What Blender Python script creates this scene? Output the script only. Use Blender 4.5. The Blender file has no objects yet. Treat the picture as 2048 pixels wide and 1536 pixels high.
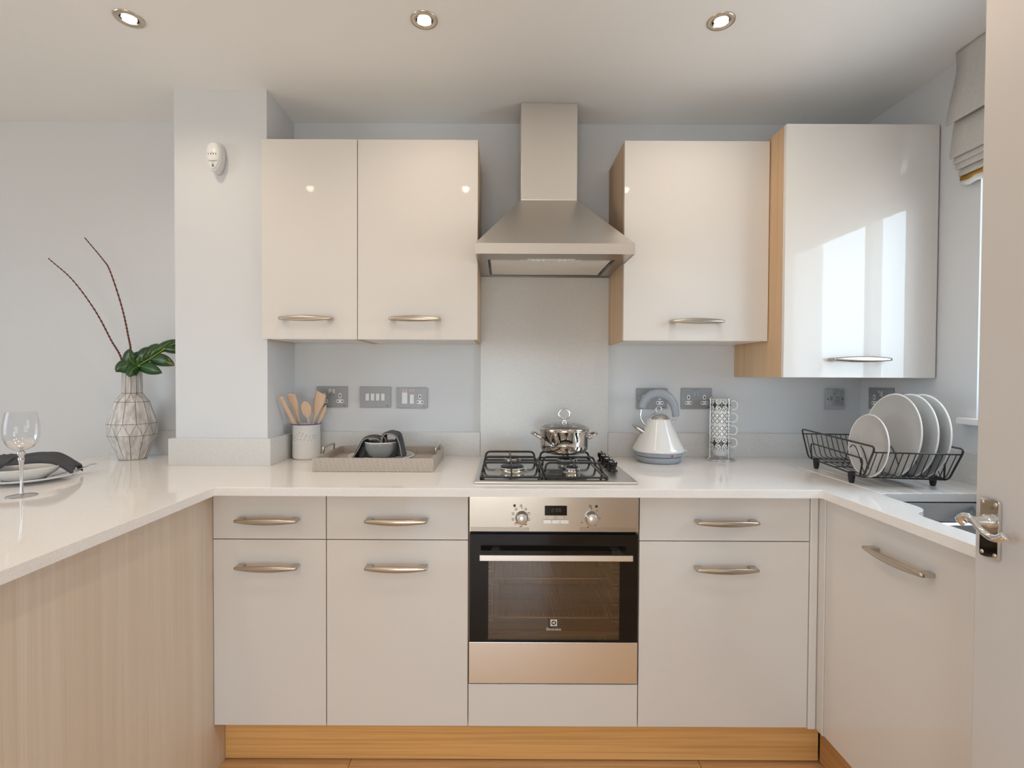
import bpy, bmesh, math, random
from mathutils import Vector, Matrix, noise
from mathutils.geometry import tessellate_polygon
PI = math.pi
random.seed(7)
sc = bpy.context.scene
C = sc.collection

# ------------------------------------------------------------------ camera
EYE = Vector((0, 0, 1.42)); FPX = 1000.0; PITCH = math.radians(0.93); ROLL = 0.0045; CX = 1006.0; CY = 766.2
_f = Vector((0, math.cos(PITCH), -math.sin(PITCH)))
_u0 = Vector((0, math.sin(PITCH), math.cos(PITCH))); _r0 = Vector((1, 0, 0))
_r = _r0 * math.cos(ROLL) + _u0 * math.sin(ROLL)
_u = _u0 * math.cos(ROLL) - _r0 * math.sin(ROLL)
def at(px, py, Y):
    """Point of the plane y=Y seen at a pixel of the 2048x1536 frame."""
    d = _r * (px - CX) / FPX - _u * (py - CY) / FPX + _f
    return EYE + d * (Y / d.y)
cam = bpy.data.cameras.new('camera'); camo = bpy.data.objects.new('camera', cam); C.objects.link(camo)
camo.matrix_world = Matrix(((_r.x, _u.x, -_f.x, EYE.x), (_r.y, _u.y, -_f.y, EYE.y), (_r.z, _u.z, -_f.z, EYE.z), (0, 0, 0, 1)))
cam.sensor_width = 36; cam.lens = FPX / 2048 * 36
cam.shift_x = (1024 - CX) / 2048; cam.shift_y = -(768 - CY) / 2048
cam.clip_start = 0.02; cam.clip_end = 100
sc.camera = camo

# ------------------------------------------------------------------ sky, lights, exposure
SKY = 8.0; LAMP_W = 7.7; EXPO = 0.09
w = bpy.data.worlds.new('sky'); sc.world = w; w.use_nodes = True
nt = w.node_tree; nt.nodes.clear()
wo = nt.nodes.new('ShaderNodeOutputWorld'); bg = nt.nodes.new('ShaderNodeBackground')
tc = nt.nodes.new('ShaderNodeTexCoord'); sep = nt.nodes.new('ShaderNodeSeparateXYZ')
cr = nt.nodes.new('ShaderNodeValToRGB')
cr.color_ramp.elements[0].position = 0.47; cr.color_ramp.elements[0].color = (0.55, 0.56, 0.55, 1)
cr.color_ramp.elements[1].position = 0.53; cr.color_ramp.elements[1].color = (0.65, 0.83, 1.0, 1)
mp = nt.nodes.new('ShaderNodeMapRange'); mp.inputs[1].default_value = -1; mp.inputs[2].default_value = 1
nt.links.new(tc.outputs['Generated'], sep.inputs[0]); nt.links.new(sep.outputs[2], mp.inputs[0])
nt.links.new(mp.outputs[0], cr.inputs[0]); nt.links.new(cr.outputs[0], bg.inputs[0])
bg.inputs[1].default_value = SKY
nt.links.new(bg.outputs[0], wo.inputs[0])
sc.view_settings.view_transform = 'Standard'; sc.view_settings.look = 'None'
sc.view_settings.gamma = 1; sc.view_settings.use_curve_mapping = False
sc.view_settings.exposure = EXPO
sc.cycles.use_denoising = True
sc.cycles.max_bounces = 12; sc.cycles.diffuse_bounces = 6; sc.cycles.transparent_max_bounces = 16
sc.cycles.caustics_reflective = False; sc.cycles.caustics_refractive = False
sc.cycles.sample_clamp_indirect = 6

# room numbers
YW = 2.37; XR = 1.697; XL = -4.2; YB = -2.6; ZC = 2.60
ZT = 1.037; ZTB = 1.009
def portal(loc, rot, sx, sy):
    l = bpy.data.lights.new('window_portal', 'AREA'); l.shape = 'RECTANGLE'; l.size = sx; l.size_y = sy
    l.cycles.is_portal = True
    o = bpy.data.objects.new('window_portal', l); o.location = loc; o.rotation_euler = rot; C.objects.link(o)
WIN1 = (0.85, 1.79, 1.27, 2.40)          # y0 y1 z0 z1 in the right wall
WIN2 = (-1.2, 0.7, 0.6, 2.35)
WIN_FILL = (-1.2, 0.6, 0.05, 1.72)  # unseen window added behind the camera, shaped to give front fill light
portal((XR + 0.24, (WIN1[0] + WIN1[1]) / 2, (WIN1[2] + WIN1[3]) / 2), (0, math.radians(90), 0), WIN1[3] - WIN1[2], WIN1[1] - WIN1[0])
portal((XL - 0.24, (WIN2[0] + WIN2[1]) / 2, (WIN2[2] + WIN2[3]) / 2), (0, math.radians(-90), 0), WIN2[3] - WIN2[2], WIN2[1] - WIN2[0])
portal(((WIN_FILL[0] + WIN_FILL[1]) / 2, YB - 0.24, (WIN_FILL[2] + WIN_FILL[3]) / 2), (math.radians(90), 0, 0), WIN_FILL[1] - WIN_FILL[0], WIN_FILL[3] - WIN_FILL[2])

# ------------------------------------------------------------------ materials
class NT:
    def __init__(s, name):
        s.m = bpy.data.materials.new(name); s.m.use_nodes = True; s.t = s.m.node_tree
        s.p = s.t.nodes['Principled BSDF']; s.out = s.t.nodes['Material Output']
    def n(s, kind, **kw):
        x = s.t.nodes.new(kind)
        for k, v in kw.items():
            if k.startswith('i_'): x.inputs[int(k[2:])].default_value = v
            else: setattr(x, k, v)
        return x
    def l(s, a, b): s.t.links.new(a, b)
def P(name, col, rough=0.5, metal=0.0, spec=0.5, coat=0.0, bump=None, speck=None, aniso=0, trans=0, ior=1.5, emit=None, estr=0, streak=None):
    n = NT(name); p = n.p
    p.inputs['Base Color'].default_value = (*col, 1); p.inputs['Roughness'].default_value = rough
    p.inputs['Metallic'].default_value = metal; p.inputs['Specular IOR Level'].default_value = spec
    p.inputs['Coat Weight'].default_value = coat; p.inputs['Coat Roughness'].default_value = 0.04
    p.inputs['Transmission Weight'].default_value = trans; p.inputs['IOR'].default_value = ior
    if aniso: p.inputs['Anisotropic'].default_value = aniso
    if emit: p.inputs['Emission Color'].default_value = (*emit, 1); p.inputs['Emission Strength'].default_value = estr
    t = n.n('ShaderNodeTexCoord')
    if speck:      # (scale, amount)
        ns = n.n('ShaderNodeTexNoise'); ns.inputs['Scale'].default_value = speck[0]; ns.inputs['Detail'].default_value = 3
        if streak:
            ms = n.n('ShaderNodeMapping'); ms.inputs['Scale'].default_value = streak; n.l(t.outputs['Object'], ms.inputs[0]); n.l(ms.outputs[0], ns.inputs['Vector'])
        else: n.l(t.outputs['Object'], ns.inputs['Vector'])
        mx = n.n('ShaderNodeMix', data_type='RGBA')
        rm = n.n('ShaderNodeMapRange'); rm.inputs[1].default_value = 0.3; rm.inputs[2].default_value = 0.7
        n.l(ns.outputs['Fac'], rm.inputs[0]); n.l(rm.outputs[0], mx.inputs[0])
        a = speck[1]
        mx.inputs[6].default_value = (*[c * (1 - a) for c in col], 1); mx.inputs[7].default_value = (*[min(1, c * (1 + a * .6)) for c in col], 1)
        n.l(mx.outputs[2], p.inputs['Base Color'])
    if bump:       # (scale vec, strength, distance)
        mpn = n.n('ShaderNodeMapping'); mpn.inputs['Scale'].default_value = bump[0] if hasattr(bump[0], '__len__') else (bump[0],) * 3
        nb = n.n('ShaderNodeTexNoise'); nb.inputs['Scale'].default_value = 1; nb.inputs['Detail'].default_value = 2
        bp = n.n('ShaderNodeBump'); bp.inputs['Strength'].default_value = bump[1]; bp.inputs['Distance'].default_value = bump[2]
        n.l(t.outputs['Object'], mpn.inputs[0]); n.l(mpn.outputs[0], nb.inputs['Vector']); n.l(nb.outputs['Fac'], bp.inputs['Height'])
        n.l(bp.outputs[0], p.inputs['Normal'])
    return n.m
def wood(name, c1, c2, c3, axis='z', rough=0.45, fine=170, seed=0, spec=0.3, broad=9):
    n = NT(name); p = n.p; p.inputs['Roughness'].default_value = rough; p.inputs['Specular IOR Level'].default_value = spec
    t = n.n('ShaderNodeTexCoord'); oi = n.n('ShaderNodeObjectInfo')
    add = n.n('ShaderNodeVectorMath', operation='ADD'); mul = n.n('ShaderNodeVectorMath', operation='SCALE')
    cmb = n.n('ShaderNodeCombineXYZ')
    for i in range(3): n.l(oi.outputs['Random'], cmb.inputs[i])
    n.l(cmb.outputs[0], mul.inputs[0]); mul.inputs['Scale'].default_value = 7.0 + seed
    n.l(t.outputs['Object'], add.inputs[0]); n.l(mul.outputs[0], add.inputs[1])
    def layer(s, along, det, dist):
        m = n.n('ShaderNodeMapping'); v = [s, s, s]; v['xyz'.index(axis)] = along; m.inputs['Scale'].default_value = v
        x = n.n('ShaderNodeTexNoise'); x.inputs['Scale'].default_value = 1; x.inputs['Detail'].default_value = det; x.inputs['Distortion'].default_value = dist
        n.l(add.outputs[0], m.inputs[0]); n.l(m.outputs[0], x.inputs['Vector']); return x.outputs['Fac']
    a = layer(broad, 0.35, 3, 0.6); b = layer(fine, 2.2, 2, 0.1); c = layer(45, 1.0, 2, 0.3)
    ra = n.n('ShaderNodeValToRGB'); e = ra.color_ramp.elements
    e[0].position = 0.32; e[0].color = (*c1, 1); e[1].position = 0.68; e[1].color = (*c2, 1)
    m1 = n.n('ShaderNodeMix', data_type='RGBA'); n.l(a, ra.inputs[0])
    sm = n.n('ShaderNodeMath', operation='ADD'); n.l(b, sm.inputs[0]); n.l(c, sm.inputs[1])
    rr = n.n('ShaderNodeMapRange'); rr.inputs[1].default_value = 0.85; rr.inputs[2].default_value = 1.3; rr.inputs[4].default_value = 0.6
    n.l(sm.outputs[0], rr.inputs[0]); n.l(rr.outputs[0], m1.inputs[0]); n.l(ra.outputs[0], m1.inputs[6]); m1.inputs[7].default_value = (*c3, 1)
    n.l(m1.outputs[2], p.inputs['Base Color'])
    bp = n.n('ShaderNodeBump'); bp.inputs['Strength'].default_value = 0.15; bp.inputs['Distance'].default_value = 0.0006
    n.l(b, bp.inputs['Height']); n.l(bp.outputs[0], p.inputs['Normal'])
    return n.m
M = {}
M['wall'] = P('wall_paint', (0.69, 0.695, 0.71), 0.6, bump=(180, .08, .001))
M['ceil'] = P('ceiling_paint', (0.87, 0.87, 0.865), 0.75, bump=(150, .08, .001))
M['gloss'] = P('gloss_door', (0.755, 0.712, 0.672), 0.035, spec=0.5, coat=0.05, bump=(6, .02, .004))
M['white_lam'] = P('white_laminate', (0.82, 0.80, 0.77), 0.35)
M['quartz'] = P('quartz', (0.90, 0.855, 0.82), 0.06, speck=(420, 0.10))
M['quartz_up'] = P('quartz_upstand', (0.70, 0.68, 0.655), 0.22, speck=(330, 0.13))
M['oak'] = wood('oak_laminate', (0.62, 0.41, 0.235), (0.70, 0.50, 0.315), (0.52, 0.33, 0.18), 'z')
M['oak_lit'] = wood('oak_laminate_lit', (0.66, 0.545, 0.43), (0.72, 0.615, 0.505), (0.60, 0.48, 0.37), 'z', fine=260)  # same oak, with the paling of window light put into its colour
M['oak_h'] = wood('oak_plinth', (0.80, 0.43, 0.14), (0.87, 0.50, 0.19), (0.52, 0.25, 0.07), 'x')  # same oak again, warm light put into its orange
M['floor'] = wood('oak_floor', (0.66, 0.41, 0.20), (0.78, 0.53, 0.30), (0.34, 0.19, 0.08), 'x', rough=0.3, fine=110)
M['beech'] = wood('beech', (0.72, 0.50, 0.34), (0.80, 0.60, 0.43), (0.66, 0.44, 0.28), 'z', rough=0.6)
M['steel'] = P('brushed_steel', (0.87, 0.83, 0.78), 0.30, 1.0, bump=((4, 4, 600), .06, .0006))
M['steel_h'] = P('brushed_steel_sheet', (0.80, 0.76, 0.71), 0.30, 1.0, bump=((600, 6, 6), .05, .0006))
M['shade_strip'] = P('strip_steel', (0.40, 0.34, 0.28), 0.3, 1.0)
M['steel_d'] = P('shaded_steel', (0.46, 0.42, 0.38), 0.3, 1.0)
M['sink'] = P('sink_steel', (0.50, 0.52, 0.55), 0.2, 1.0)
M['wire'] = P('shelf_wire', (0.80, 0.77, 0.72), 0.3, 0.3)
M['chrome'] = P('chrome', (0.80, 0.80, 0.80), 0.05, 1.0)
M['pot'] = P('polished_pot', (0.62, 0.58, 0.54), 0.045, 1.0)
M['nickel'] = P('satin_nickel', (0.62, 0.545, 0.46), 0.28, 1.0)
M['socket'] = P('socket_plate', (0.34, 0.34, 0.345), 0.42, 0.45)
M['socket_dark'] = P('switch_metal', (0.60, 0.61, 0.63), 0.15, 1.0)
M['white_pl'] = P('white_plastic', (0.84, 0.83, 0.82), 0.3)
M['black'] = P('black_gloss', (0.009, 0.007, 0.006), 0.06, spec=0.3)
M['black_en'] = P('black_enamel', (0.012, 0.012, 0.013), 0.25)
M['black_wire'] = P('black_wire', (0.012, 0.013, 0.016), 0.3)
M['rubber'] = P('black_rubber', (0.012, 0.012, 0.012), 0.6)
M['dark'] = P('dark_gap', (0.05, 0.04, 0.035), 0.8)
M['cer_white'] = P('white_ceramic', (0.82, 0.80, 0.78), 0.12, coat=0.4)
M['cer_grey'] = P('grey_ceramic', (0.50, 0.48, 0.455), 0.15, coat=0.4)
M['enamel'] = P('cream_enamel', (0.80, 0.775, 0.745), 0.10, coat=0.6)
M['grey_pl'] = P('grey_plastic', (0.33, 0.355, 0.39), 0.35)
M['red'] = P('red_neon', (0.45, 0.01, 0.01), 0.2, emit=(0.6, 0.02, 0.01), estr=0.15)
M['blue'] = P('blue_enamel', (0.01, 0.02, 0.25), 0.2)
M['charcoal'] = P('charcoal_cloth', (0.075, 0.075, 0.08), 0.9, bump=(900, .4, .0006))
M['hem'] = P('pale_hem', (0.33, 0.32, 0.31), 0.9, bump=(900, .4, .0006))
M['linen'] = P('linen', (0.60, 0.575, 0.545), 0.9, bump=((30, 260, 260), .5, .0012), speck=(160, .08))
M['door_p'] = P('painted_door', (0.62, 0.58, 0.555), 0.35, bump=((160, 160, 5), .12, .0008))
M['print'] = P('black_print', (0.02, 0.02, 0.02), 0.5)
M['print_w'] = P('white_print', (0.75, 0.72, 0.68), 0.5)
M['leaf'] = P('leaf_green', (0.022, 0.075, 0.018), 0.32, speck=(14, 0.5))
M['vein'] = P('leaf_vein', (0.30, 0.42, 0.05), 0.4)
M['leaf_dry'] = P('leaf_brown', (0.22, 0.13, 0.03), 0.45)
M['twig'] = P('red_twig', (0.15, 0.035, 0.02), 0.6, speck=(300, .5))
M['sensor'] = P('sensor_plastic', (0.70, 0.69, 0.70), 0.35)
M['lampglow'] = P('lamp_glow', (1, 1, 1), 0.5, emit=(1.0, 0.83, 0.66), estr=14)
M['brass'] = P('gold_trim', (0.50, 0.26, 0.03), 0.35, 0.7)
M['vase'] = P('whitewashed_wood', (0.68, 0.65, 0.62), 0.75, speck=(60, .34), streak=(1, 1, .14), bump=(60, .3, .002))
M['vase_edge'] = P('worn_wood_edge', (0.20, 0.12, 0.08), 0.8, speck=((60), .8))
M['filter'] = P('filter_panel', (0.86, 0.83, 0.79), 0.4, 0.15)
def glassmat(name, tint, rough=0.0, fres=1.45, base=0.0):
    n = NT(name); n.t.nodes.remove(n.p)
    tr = n.n('ShaderNodeBsdfTransparent'); tr.inputs[0].default_value = (*tint, 1)
    gl = n.n('ShaderNodeBsdfGlossy'); gl.inputs['Roughness'].default_value = rough
    lw = n.n('ShaderNodeLayerWeight'); pw = n.n('ShaderNodeMath', operation='POWER'); pw.inputs[1].default_value = 4.5; n.l(lw.outputs['Facing'], pw.inputs[0])
    f0 = ((fres - 1) / (fres + 1)) ** 2 + base
    mx = n.n('ShaderNodeMixShader'); ad = n.n('ShaderNodeMath', operation='MULTIPLY_ADD'); ad.inputs[1].default_value = 1 - f0; ad.inputs[2].default_value = f0
    n.l(pw.outputs[0], ad.inputs[0]); n.l(ad.outputs[0], mx.inputs[0])
    n.l(tr.outputs[0], mx.inputs[1]); n.l(gl.outputs[0], mx.inputs[2]); n.l(mx.outputs[0], n.out.inputs[0])
    return n.m
M['pane'] = glassmat('window_glass', (0.97, 0.98, 0.98))
M['thin_glass'] = glassmat('thin_glass', (0.95, 0.96, 0.96), fres=1.35)
M['lid_glass'] = glassmat('lid_glass', (0.80, 0.80, 0.80), fres=1.6, base=0.18)
M['oven_glass'] = glassmat('smoked_glass', (0.74, 0.62, 0.50), fres=1.6, base=0.075)
def ombre():
    n = NT('ombre_glass'); n.t.nodes.remove(n.p)
    tr = n.n('ShaderNodeBsdfTransparent'); tr.inputs[0].default_value = (.96, .965, .97, 1)
    gl = n.n('ShaderNodeBsdfGlossy'); gl.inputs['Roughness'].default_value = .02; gl.inputs[0].default_value = (.9, .88, .86, 1)
    fr = n.n('ShaderNodeMath', operation='MULTIPLY_ADD'); lw = n.n('ShaderNodeLayerWeight'); pw = n.n('ShaderNodeMath', operation='POWER'); pw.inputs[1].default_value = 3.5; n.l(lw.outputs['Facing'], pw.inputs[0]); n.l(pw.outputs[0], fr.inputs[0]); fr.inputs[1].default_value = .55; fr.inputs[2].default_value = .03; t = n.n('ShaderNodeTexCoord'); s_ = n.n('ShaderNodeSeparateXYZ')
    mr = n.n('ShaderNodeMapRange', interpolation_type='SMOOTHSTEP'); mr.inputs[1].default_value = .158; mr.inputs[2].default_value = .190; mr.inputs[3].default_value = .55; mr.inputs[4].default_value = .0
    mx = n.n('ShaderNodeMixShader'); ad = n.n('ShaderNodeMath', operation='ADD')
    n.l(t.outputs['Object'], s_.inputs[0]); n.l(s_.outputs[2], mr.inputs[0]); n.l(mr.outputs[0], ad.inputs[0]); n.l(fr.outputs[0], ad.inputs[1]); n.l(ad.outputs[0], mx.inputs[0])
    n.l(tr.outputs[0], mx.inputs[1]); n.l(gl.outputs[0], mx.inputs[2]); n.l(mx.outputs[0], n.out.inputs[0]); return n.m
M['ombre'] = ombre()
M['glass'] = P('clear_glass', (0.97, 0.97, 0.97), 0.0, trans=1.0, ior=1.45)
M['smoke'] = P('smoky_glass', (0.62, 0.60, 0.60), 0.06, 0.75)
# woven tray
def weave():
    n = NT('woven_leather'); p = n.p; p.inputs['Roughness'].default_value = 0.45
    t = n.n('ShaderNodeTexCoord'); mpn = n.n('ShaderNodeMapping'); mpn.inputs['Rotation'].default_value = (math.radians(35), math.radians(45), math.radians(45))
    ck = n.n('ShaderNodeTexChecker'); ck.inputs['Scale'].default_value = 150
    wv = n.n('ShaderNodeTexWave', wave_type='BANDS'); wv.inputs['Scale'].default_value = 42; wv.inputs['Distortion'].default_value = 1.5; wv.inputs['Detail'].default_value = 1
    n.l(t.outputs['Object'], mpn.inputs[0]); n.l(mpn.outputs[0], ck.inputs['Vector']); n.l(mpn.outputs[0], wv.inputs['Vector'])
    mx = n.n('ShaderNodeMath', operation='MULTIPLY_ADD'); n.l(ck.outputs['Fac'], mx.inputs[0]); mx.inputs[1].default_value = 0.6; n.l(wv.outputs['Fac'], mx.inputs[2])
    cm = n.n('ShaderNodeMix', data_type='RGBA'); cm.inputs[6].default_value = (0.36, 0.30, 0.25, 1); cm.inputs[7].default_value = (0.52, 0.45, 0.385, 1)
    n.l(mx.outputs[0], cm.inputs[0]); n.l(cm.outputs[2], p.inputs['Base Color'])
    bp = n.n('ShaderNodeBump'); bp.inputs['Strength'].default_value = 0.5; bp.inputs['Distance'].default_value = 0.001
    n.l(mx.outputs[0], bp.inputs['Height']); n.l(bp.outputs[0], p.inputs['Normal'])
    return n.m
M['weave'] = weave()
# mug patterns on cylinder coordinates (flat print)
def mugmat(kind):
    n = NT('mug_print_' + kind); p = n.p; p.inputs['Roughness'].default_value = 0.15
    t = n.n('ShaderNodeTexCoord'); s = n.n('ShaderNodeSeparateXYZ'); n.l(t.outputs['Object'], s.inputs[0])
    def mt(op, a, b=None, c=None):
        x = n.n('ShaderNodeMath', operation=op)
        for i, v in enumerate((a, b, c)):
            if v is None: continue
            if isinstance(v, (int, float)): x.inputs[i].default_value = v
            else: n.l(v, x.inputs[i])
        return x.outputs[0]
    ang = mt('ARCTAN2', s.outputs[1], s.outputs[0])
    k = 13 if kind == 'lattice' else 9
    u = mt('MULTIPLY', ang, k / (2 * PI)); v = mt('MULTIPLY', s.outputs[2], 1 / 0.0255 if kind == 'lattice' else 1 / 0.056)
    fu = mt('SUBTRACT', mt('FRACT', mt('ADD', u, 50)), 0.5); fv = mt('SUBTRACT', mt('FRACT', mt('ADD', v, 50)), 0.5)
    au = mt('ABSOLUTE', fu); av = mt('ABSOLUTE', fv)
    if kind == 'lattice':
        d1 = mt('ABSOLUTE', mt('SUBTRACT', mt('ADD', au, av), 0.5))       # diamond line
        gap = mt('ABSOLUTE', mt('SUBTRACT', au, av))
        f = mt('MULTIPLY', mt('LESS_THAN', d1, 0.085), mt('LESS_THAN', gap, 0.41))
    else:
        star = mt('LESS_THAN', mt('ADD', mt('POWER', au, 0.55), mt('POWER', av, 0.55)), 0.74)
        r = mt('SQRT', mt('ADD', mt('MULTIPLY', fu, fu), mt('MULTIPLY', fv, fv)))
        ring = mt('LESS_THAN', mt('ABSOLUTE', mt('SUBTRACT', r, 0.42)), 0.05)
        ring2 = mt('LESS_THAN', mt('ABSOLUTE', mt('SUBTRACT', r, 0.56)), 0.045)
        dash = mt('GREATER_THAN', mt('SINE', mt('MULTIPLY', mt('ARCTAN2', fv, fu), 12)), -0.2)
        f = mt('MAXIMUM', star, mt('MULTIPLY', mt('MAXIMUM', ring, ring2), dash))
    cm = n.n('ShaderNodeMix', data_type='RGBA'); cm.inputs[6].default_value = (0.80, 0.79, 0.77, 1); cm.inputs[7].default_value = (0.06, 0.055, 0.05, 1)
    n.l(f, cm.inputs[0]); n.l(cm.outputs[2], p.inputs['Base Color']); return n.m
M['mug_lattice'] = mugmat('lattice'); M['mug_star'] = mugmat('star')

# ------------------------------------------------------------------ mesh helpers
ROOT = {}
class B:
    def __init__(s): s.bm = bmesh.new(); s.mi = 0
    def _new(s, vs, fs, smooth=False, xf=None):
        bv = [s.bm.verts.new(xf @ Vector(v) if xf else Vector(v)) for v in vs]
        out = []
        for f in fs:
            try: fc = s.bm.faces.new([bv[i] for i in f])
            except ValueError: continue
            fc.smooth = smooth; fc.material_index = s.mi; out.append(fc)
        return bv, out
    def box(s, x0, x1, y0, y1, z0, z1, bev=0, seg=2, xf=None, edges=None):
        vs = [(x, y, z) for x in (x0, x1) for y in (y0, y1) for z in (z0, z1)]
        fs = [(0, 1, 3, 2), (4, 6, 7, 5), (0, 4, 5, 1), (2, 3, 7, 6), (0, 2, 6, 4), (1, 5, 7, 3)]
        bv, f = s._new(vs, fs, False, xf)
        if bev:
            es = list({e for v in bv for e in v.link_edges})
            bmesh.ops.bevel(s.bm, geom=es, offset=bev, segments=seg, profile=0.5, affect='EDGES')
        return s
    def tube(s, pts, r, n=10, closed=False, xf=None, flat=None, caps=True):
        pts = [Vector(p) for p in pts]; m = len(pts)
        rs = r if hasattr(r, '__len__') else [r] * m
        tang = []
        for i in range(m):
            if closed: t = pts[(i + 1) % m] - pts[i - 1]
            else: t = pts[min(i + 1, m - 1)] - pts[max(i - 1, 0)]
            tang.append(t.normalized())
        up = Vector((0, 0, 1)) if abs(tang[0].z) < 0.9 else Vector((1, 0, 0))
        nx = tang[0].cross(up).normalized(); vs = []
        for i in range(m):
            if i: nx = (nx - tang[i] * nx.dot(tang[i])); nx.normalize()
            by = tang[i].cross(nx)
            for k in range(n):
                a = 2 * PI * k / n; fx = flat if flat else 1
                vs.append(pts[i] + nx * (math.cos(a) * rs[i]) + by * (math.sin(a) * rs[i] * fx))
        fs = []
        for i in range(m if closed else m - 1):
            j = (i + 1) % m
            for k in range(n): fs.append((i * n + k, i * n + (k + 1) % n, j * n + (k + 1) % n, j * n + k))
        if not closed and caps: fs += [tuple(reversed(range(n))), tuple((m - 1) * n + k for k in range(n))]
        s._new(vs, fs, True, xf); return s
    def lathe(s, prof, c=(0, 0, 0), n=40, xf=None, smooth=True, sx=1, sy=1):
        vs = []; fs = []; idx = []
        for (r, z) in prof:
            if r < 1e-6: idx.append([len(vs)]); vs.append((c[0], c[1], c[2] + z))
            else:
                idx.append(list(range(len(vs), len(vs) + n)))
                for k in range(n):
                    a = 2 * PI * k / n; vs.append((c[0] + r * math.cos(a) * sx, c[1] + r * math.sin(a) * sy, c[2] + z))
        for a, b in zip(idx[:-1], idx[1:]):
            for k in range(n):
                k2 = (k + 1) % n
                if len(a) == 1 and len(b) == 1: continue
                if len(a) == 1: fs.append((a[0], b[k2], b[k]))
                elif len(b) == 1: fs.append((a[k], a[k2], b[0]))
                else: fs.append((a[k], a[k2], b[k2], b[k]))
        s._new(vs, fs, smooth, xf); return s
    def prism(s, poly, d0, d1, plane='xz', bev=0, smooth=False, xf=None):
        """poly in 2D, extruded along the third axis from d0 to d1."""
        def mk(a, b, d):
            return {'xz': (a, d, b), 'yz': (d, a, b), 'xy': (a, b, d)}[plane]
        n = len(poly); vs = [mk(a, b, d0) for a, b in poly] + [mk(a, b, d1) for a, b in poly]
        fs = [tuple(range(n)), tuple(reversed(range(n, 2 * n)))]
        bv, f = s._new(vs, fs, False, xf)
        side = [(i, (i + 1) % n, n + (i + 1) % n, n + i) for i in range(n)]
        for q in side:
            fc = s.bm.faces.new([bv[i] for i in q]); fc.smooth = smooth; fc.material_index = s.mi
        if bev:
            es = [e for e in {e for v in bv for e in v.link_edges} if not smooth or e.calc_face_angle(0) > 0.9]
            bmesh.ops.bevel(s.bm, geom=es, offset=bev, segments=2, profile=0.5, affect='EDGES')
        return s
    def ob(s, name, mat, parent=None, loc=None, rot=None, local=False, keepnormals=False):
        mats = mat if isinstance(mat, (list, tuple)) else [mat]
        if not keepnormals: bmesh.ops.recalc_face_normals(s.bm, faces=s.bm.faces)
        r = Vector((0, 0, 0))
        if parent is not None and not local:
            r = ROOT.get(parent.name, Vector((0, 0, 0)))
            bmesh.ops.translate(s.bm, verts=s.bm.verts, vec=-r)
        me = bpy.data.meshes.new(name); s.bm.to_mesh(me); s.bm.free()
        for m_ in mats: me.materials.append(M[m_] if isinstance(m_, str) else m_)
        o = bpy.data.objects.new(name, me); C.objects.link(o)
        if parent is not None: o.parent = parent; ROOT[o.name] = r
        else: ROOT[o.name] = Vector((0, 0, 0))
        if loc: o.location = loc
        if rot: o.rotation_euler = rot
        return o
def tag(o, label, cat=None, group=None, kind=None):
    o['label'] = label
    if cat: o['category'] = cat
    if group: o['group'] = group
    if kind: o['kind'] = kind
    return o
def thing(name, label, cat, loc=(0, 0, 0), rz=0, group=None, kind=None):
    o = bpy.data.objects.new(name, None); C.objects.link(o); o.location = loc; o.rotation_euler = (0, 0, rz)
    o.empty_display_size = 0.05; ROOT[o.name] = Vector(loc)
    return tag(o, label, cat, group, kind)
def top(o, center):
    """Move a top-level mesh's origin to its base point."""
    c = Vector(center); o.data.transform(Matrix.Translation(-c)); o.location = c; ROOT[o.name] = c; return o
def copy_tree(o, parent=None):
    c = o.copy(); C.objects.link(c)
    if parent is not None: c.parent = parent
    for ch in list(o.children): copy_tree(ch, c)
    return c
def fillet(pts, r, n=5, closed=False):
    pts = [Vector(p) for p in pts]; out = []; m = len(pts)
    for i, p in enumerate(pts):
        if not closed and i in (0, m - 1): out.append(p); continue
        a = pts[i - 1] - p; b = pts[(i + 1) % m] - p; d = min(r, a.length * .48, b.length * .48)
        p0 = p + a.normalized() * d; p1 = p + b.normalized() * d
        for k in range(n + 1):
            t = k / n; out.append(p0 * (1 - t) ** 2 + p * 2 * t * (1 - t) + p1 * t * t)
    return out
def rrect(w, h, r, n=5):
    o = []
    for cx, cy, a0 in ((w / 2 - r, h / 2 - r, 0), (-w / 2 + r, h / 2 - r, 90), (-w / 2 + r, -h / 2 + r, 180), (w / 2 - r, -h / 2 + r, 270)):
        for k in range(n + 1):
            a = math.radians(a0 + 90 * k / n); o.append((cx + r * math.cos(a), cy + r * math.sin(a)))
    return o
def smoothpath(pts, n=8):
    """Catmull-Rom."""
    pts = [Vector(p) for p in pts]; P_ = [pts[0] * 2 - pts[1]] + pts + [pts[-1] * 2 - pts[-2]]; out = []
    for i in range(1, len(P_) - 2):
        a, b, c, d = P_[i - 1:i + 3]
        for k in range(n):
            t = k / n
            out.append(0.5 * ((2 * b) + (c - a) * t + (2 * a - 5 * b + 4 * c - d) * t * t + (3 * b - a - 3 * c + d) * t ** 3))
    out.append(pts[-1]); return out
def text_bm(body, size, xf, extrude=0.0002, font_scale_x=1.0):
    cu = bpy.data.curves.new('txt', 'FONT'); cu.body = body; cu.size = size; cu.align_x = 'CENTER'; cu.align_y = 'CENTER'; cu.extrude = extrude
    cu.resolution_u = 3
    o = bpy.data.objects.new('txt', cu); C.objects.link(o); dg = bpy.context.evaluated_depsgraph_get(); dg.update()
    me = bpy.data.meshes.new_from_object(o.evaluated_get(dg)); bpy.data.objects.remove(o); bpy.data.curves.remove(cu)
    me.transform(Matrix.Diagonal((font_scale_x, 1, 1, 1))); me.transform(xf)
    b = B(); b.bm.from_mesh(me); bpy.data.meshes.remove(me); return b
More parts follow.
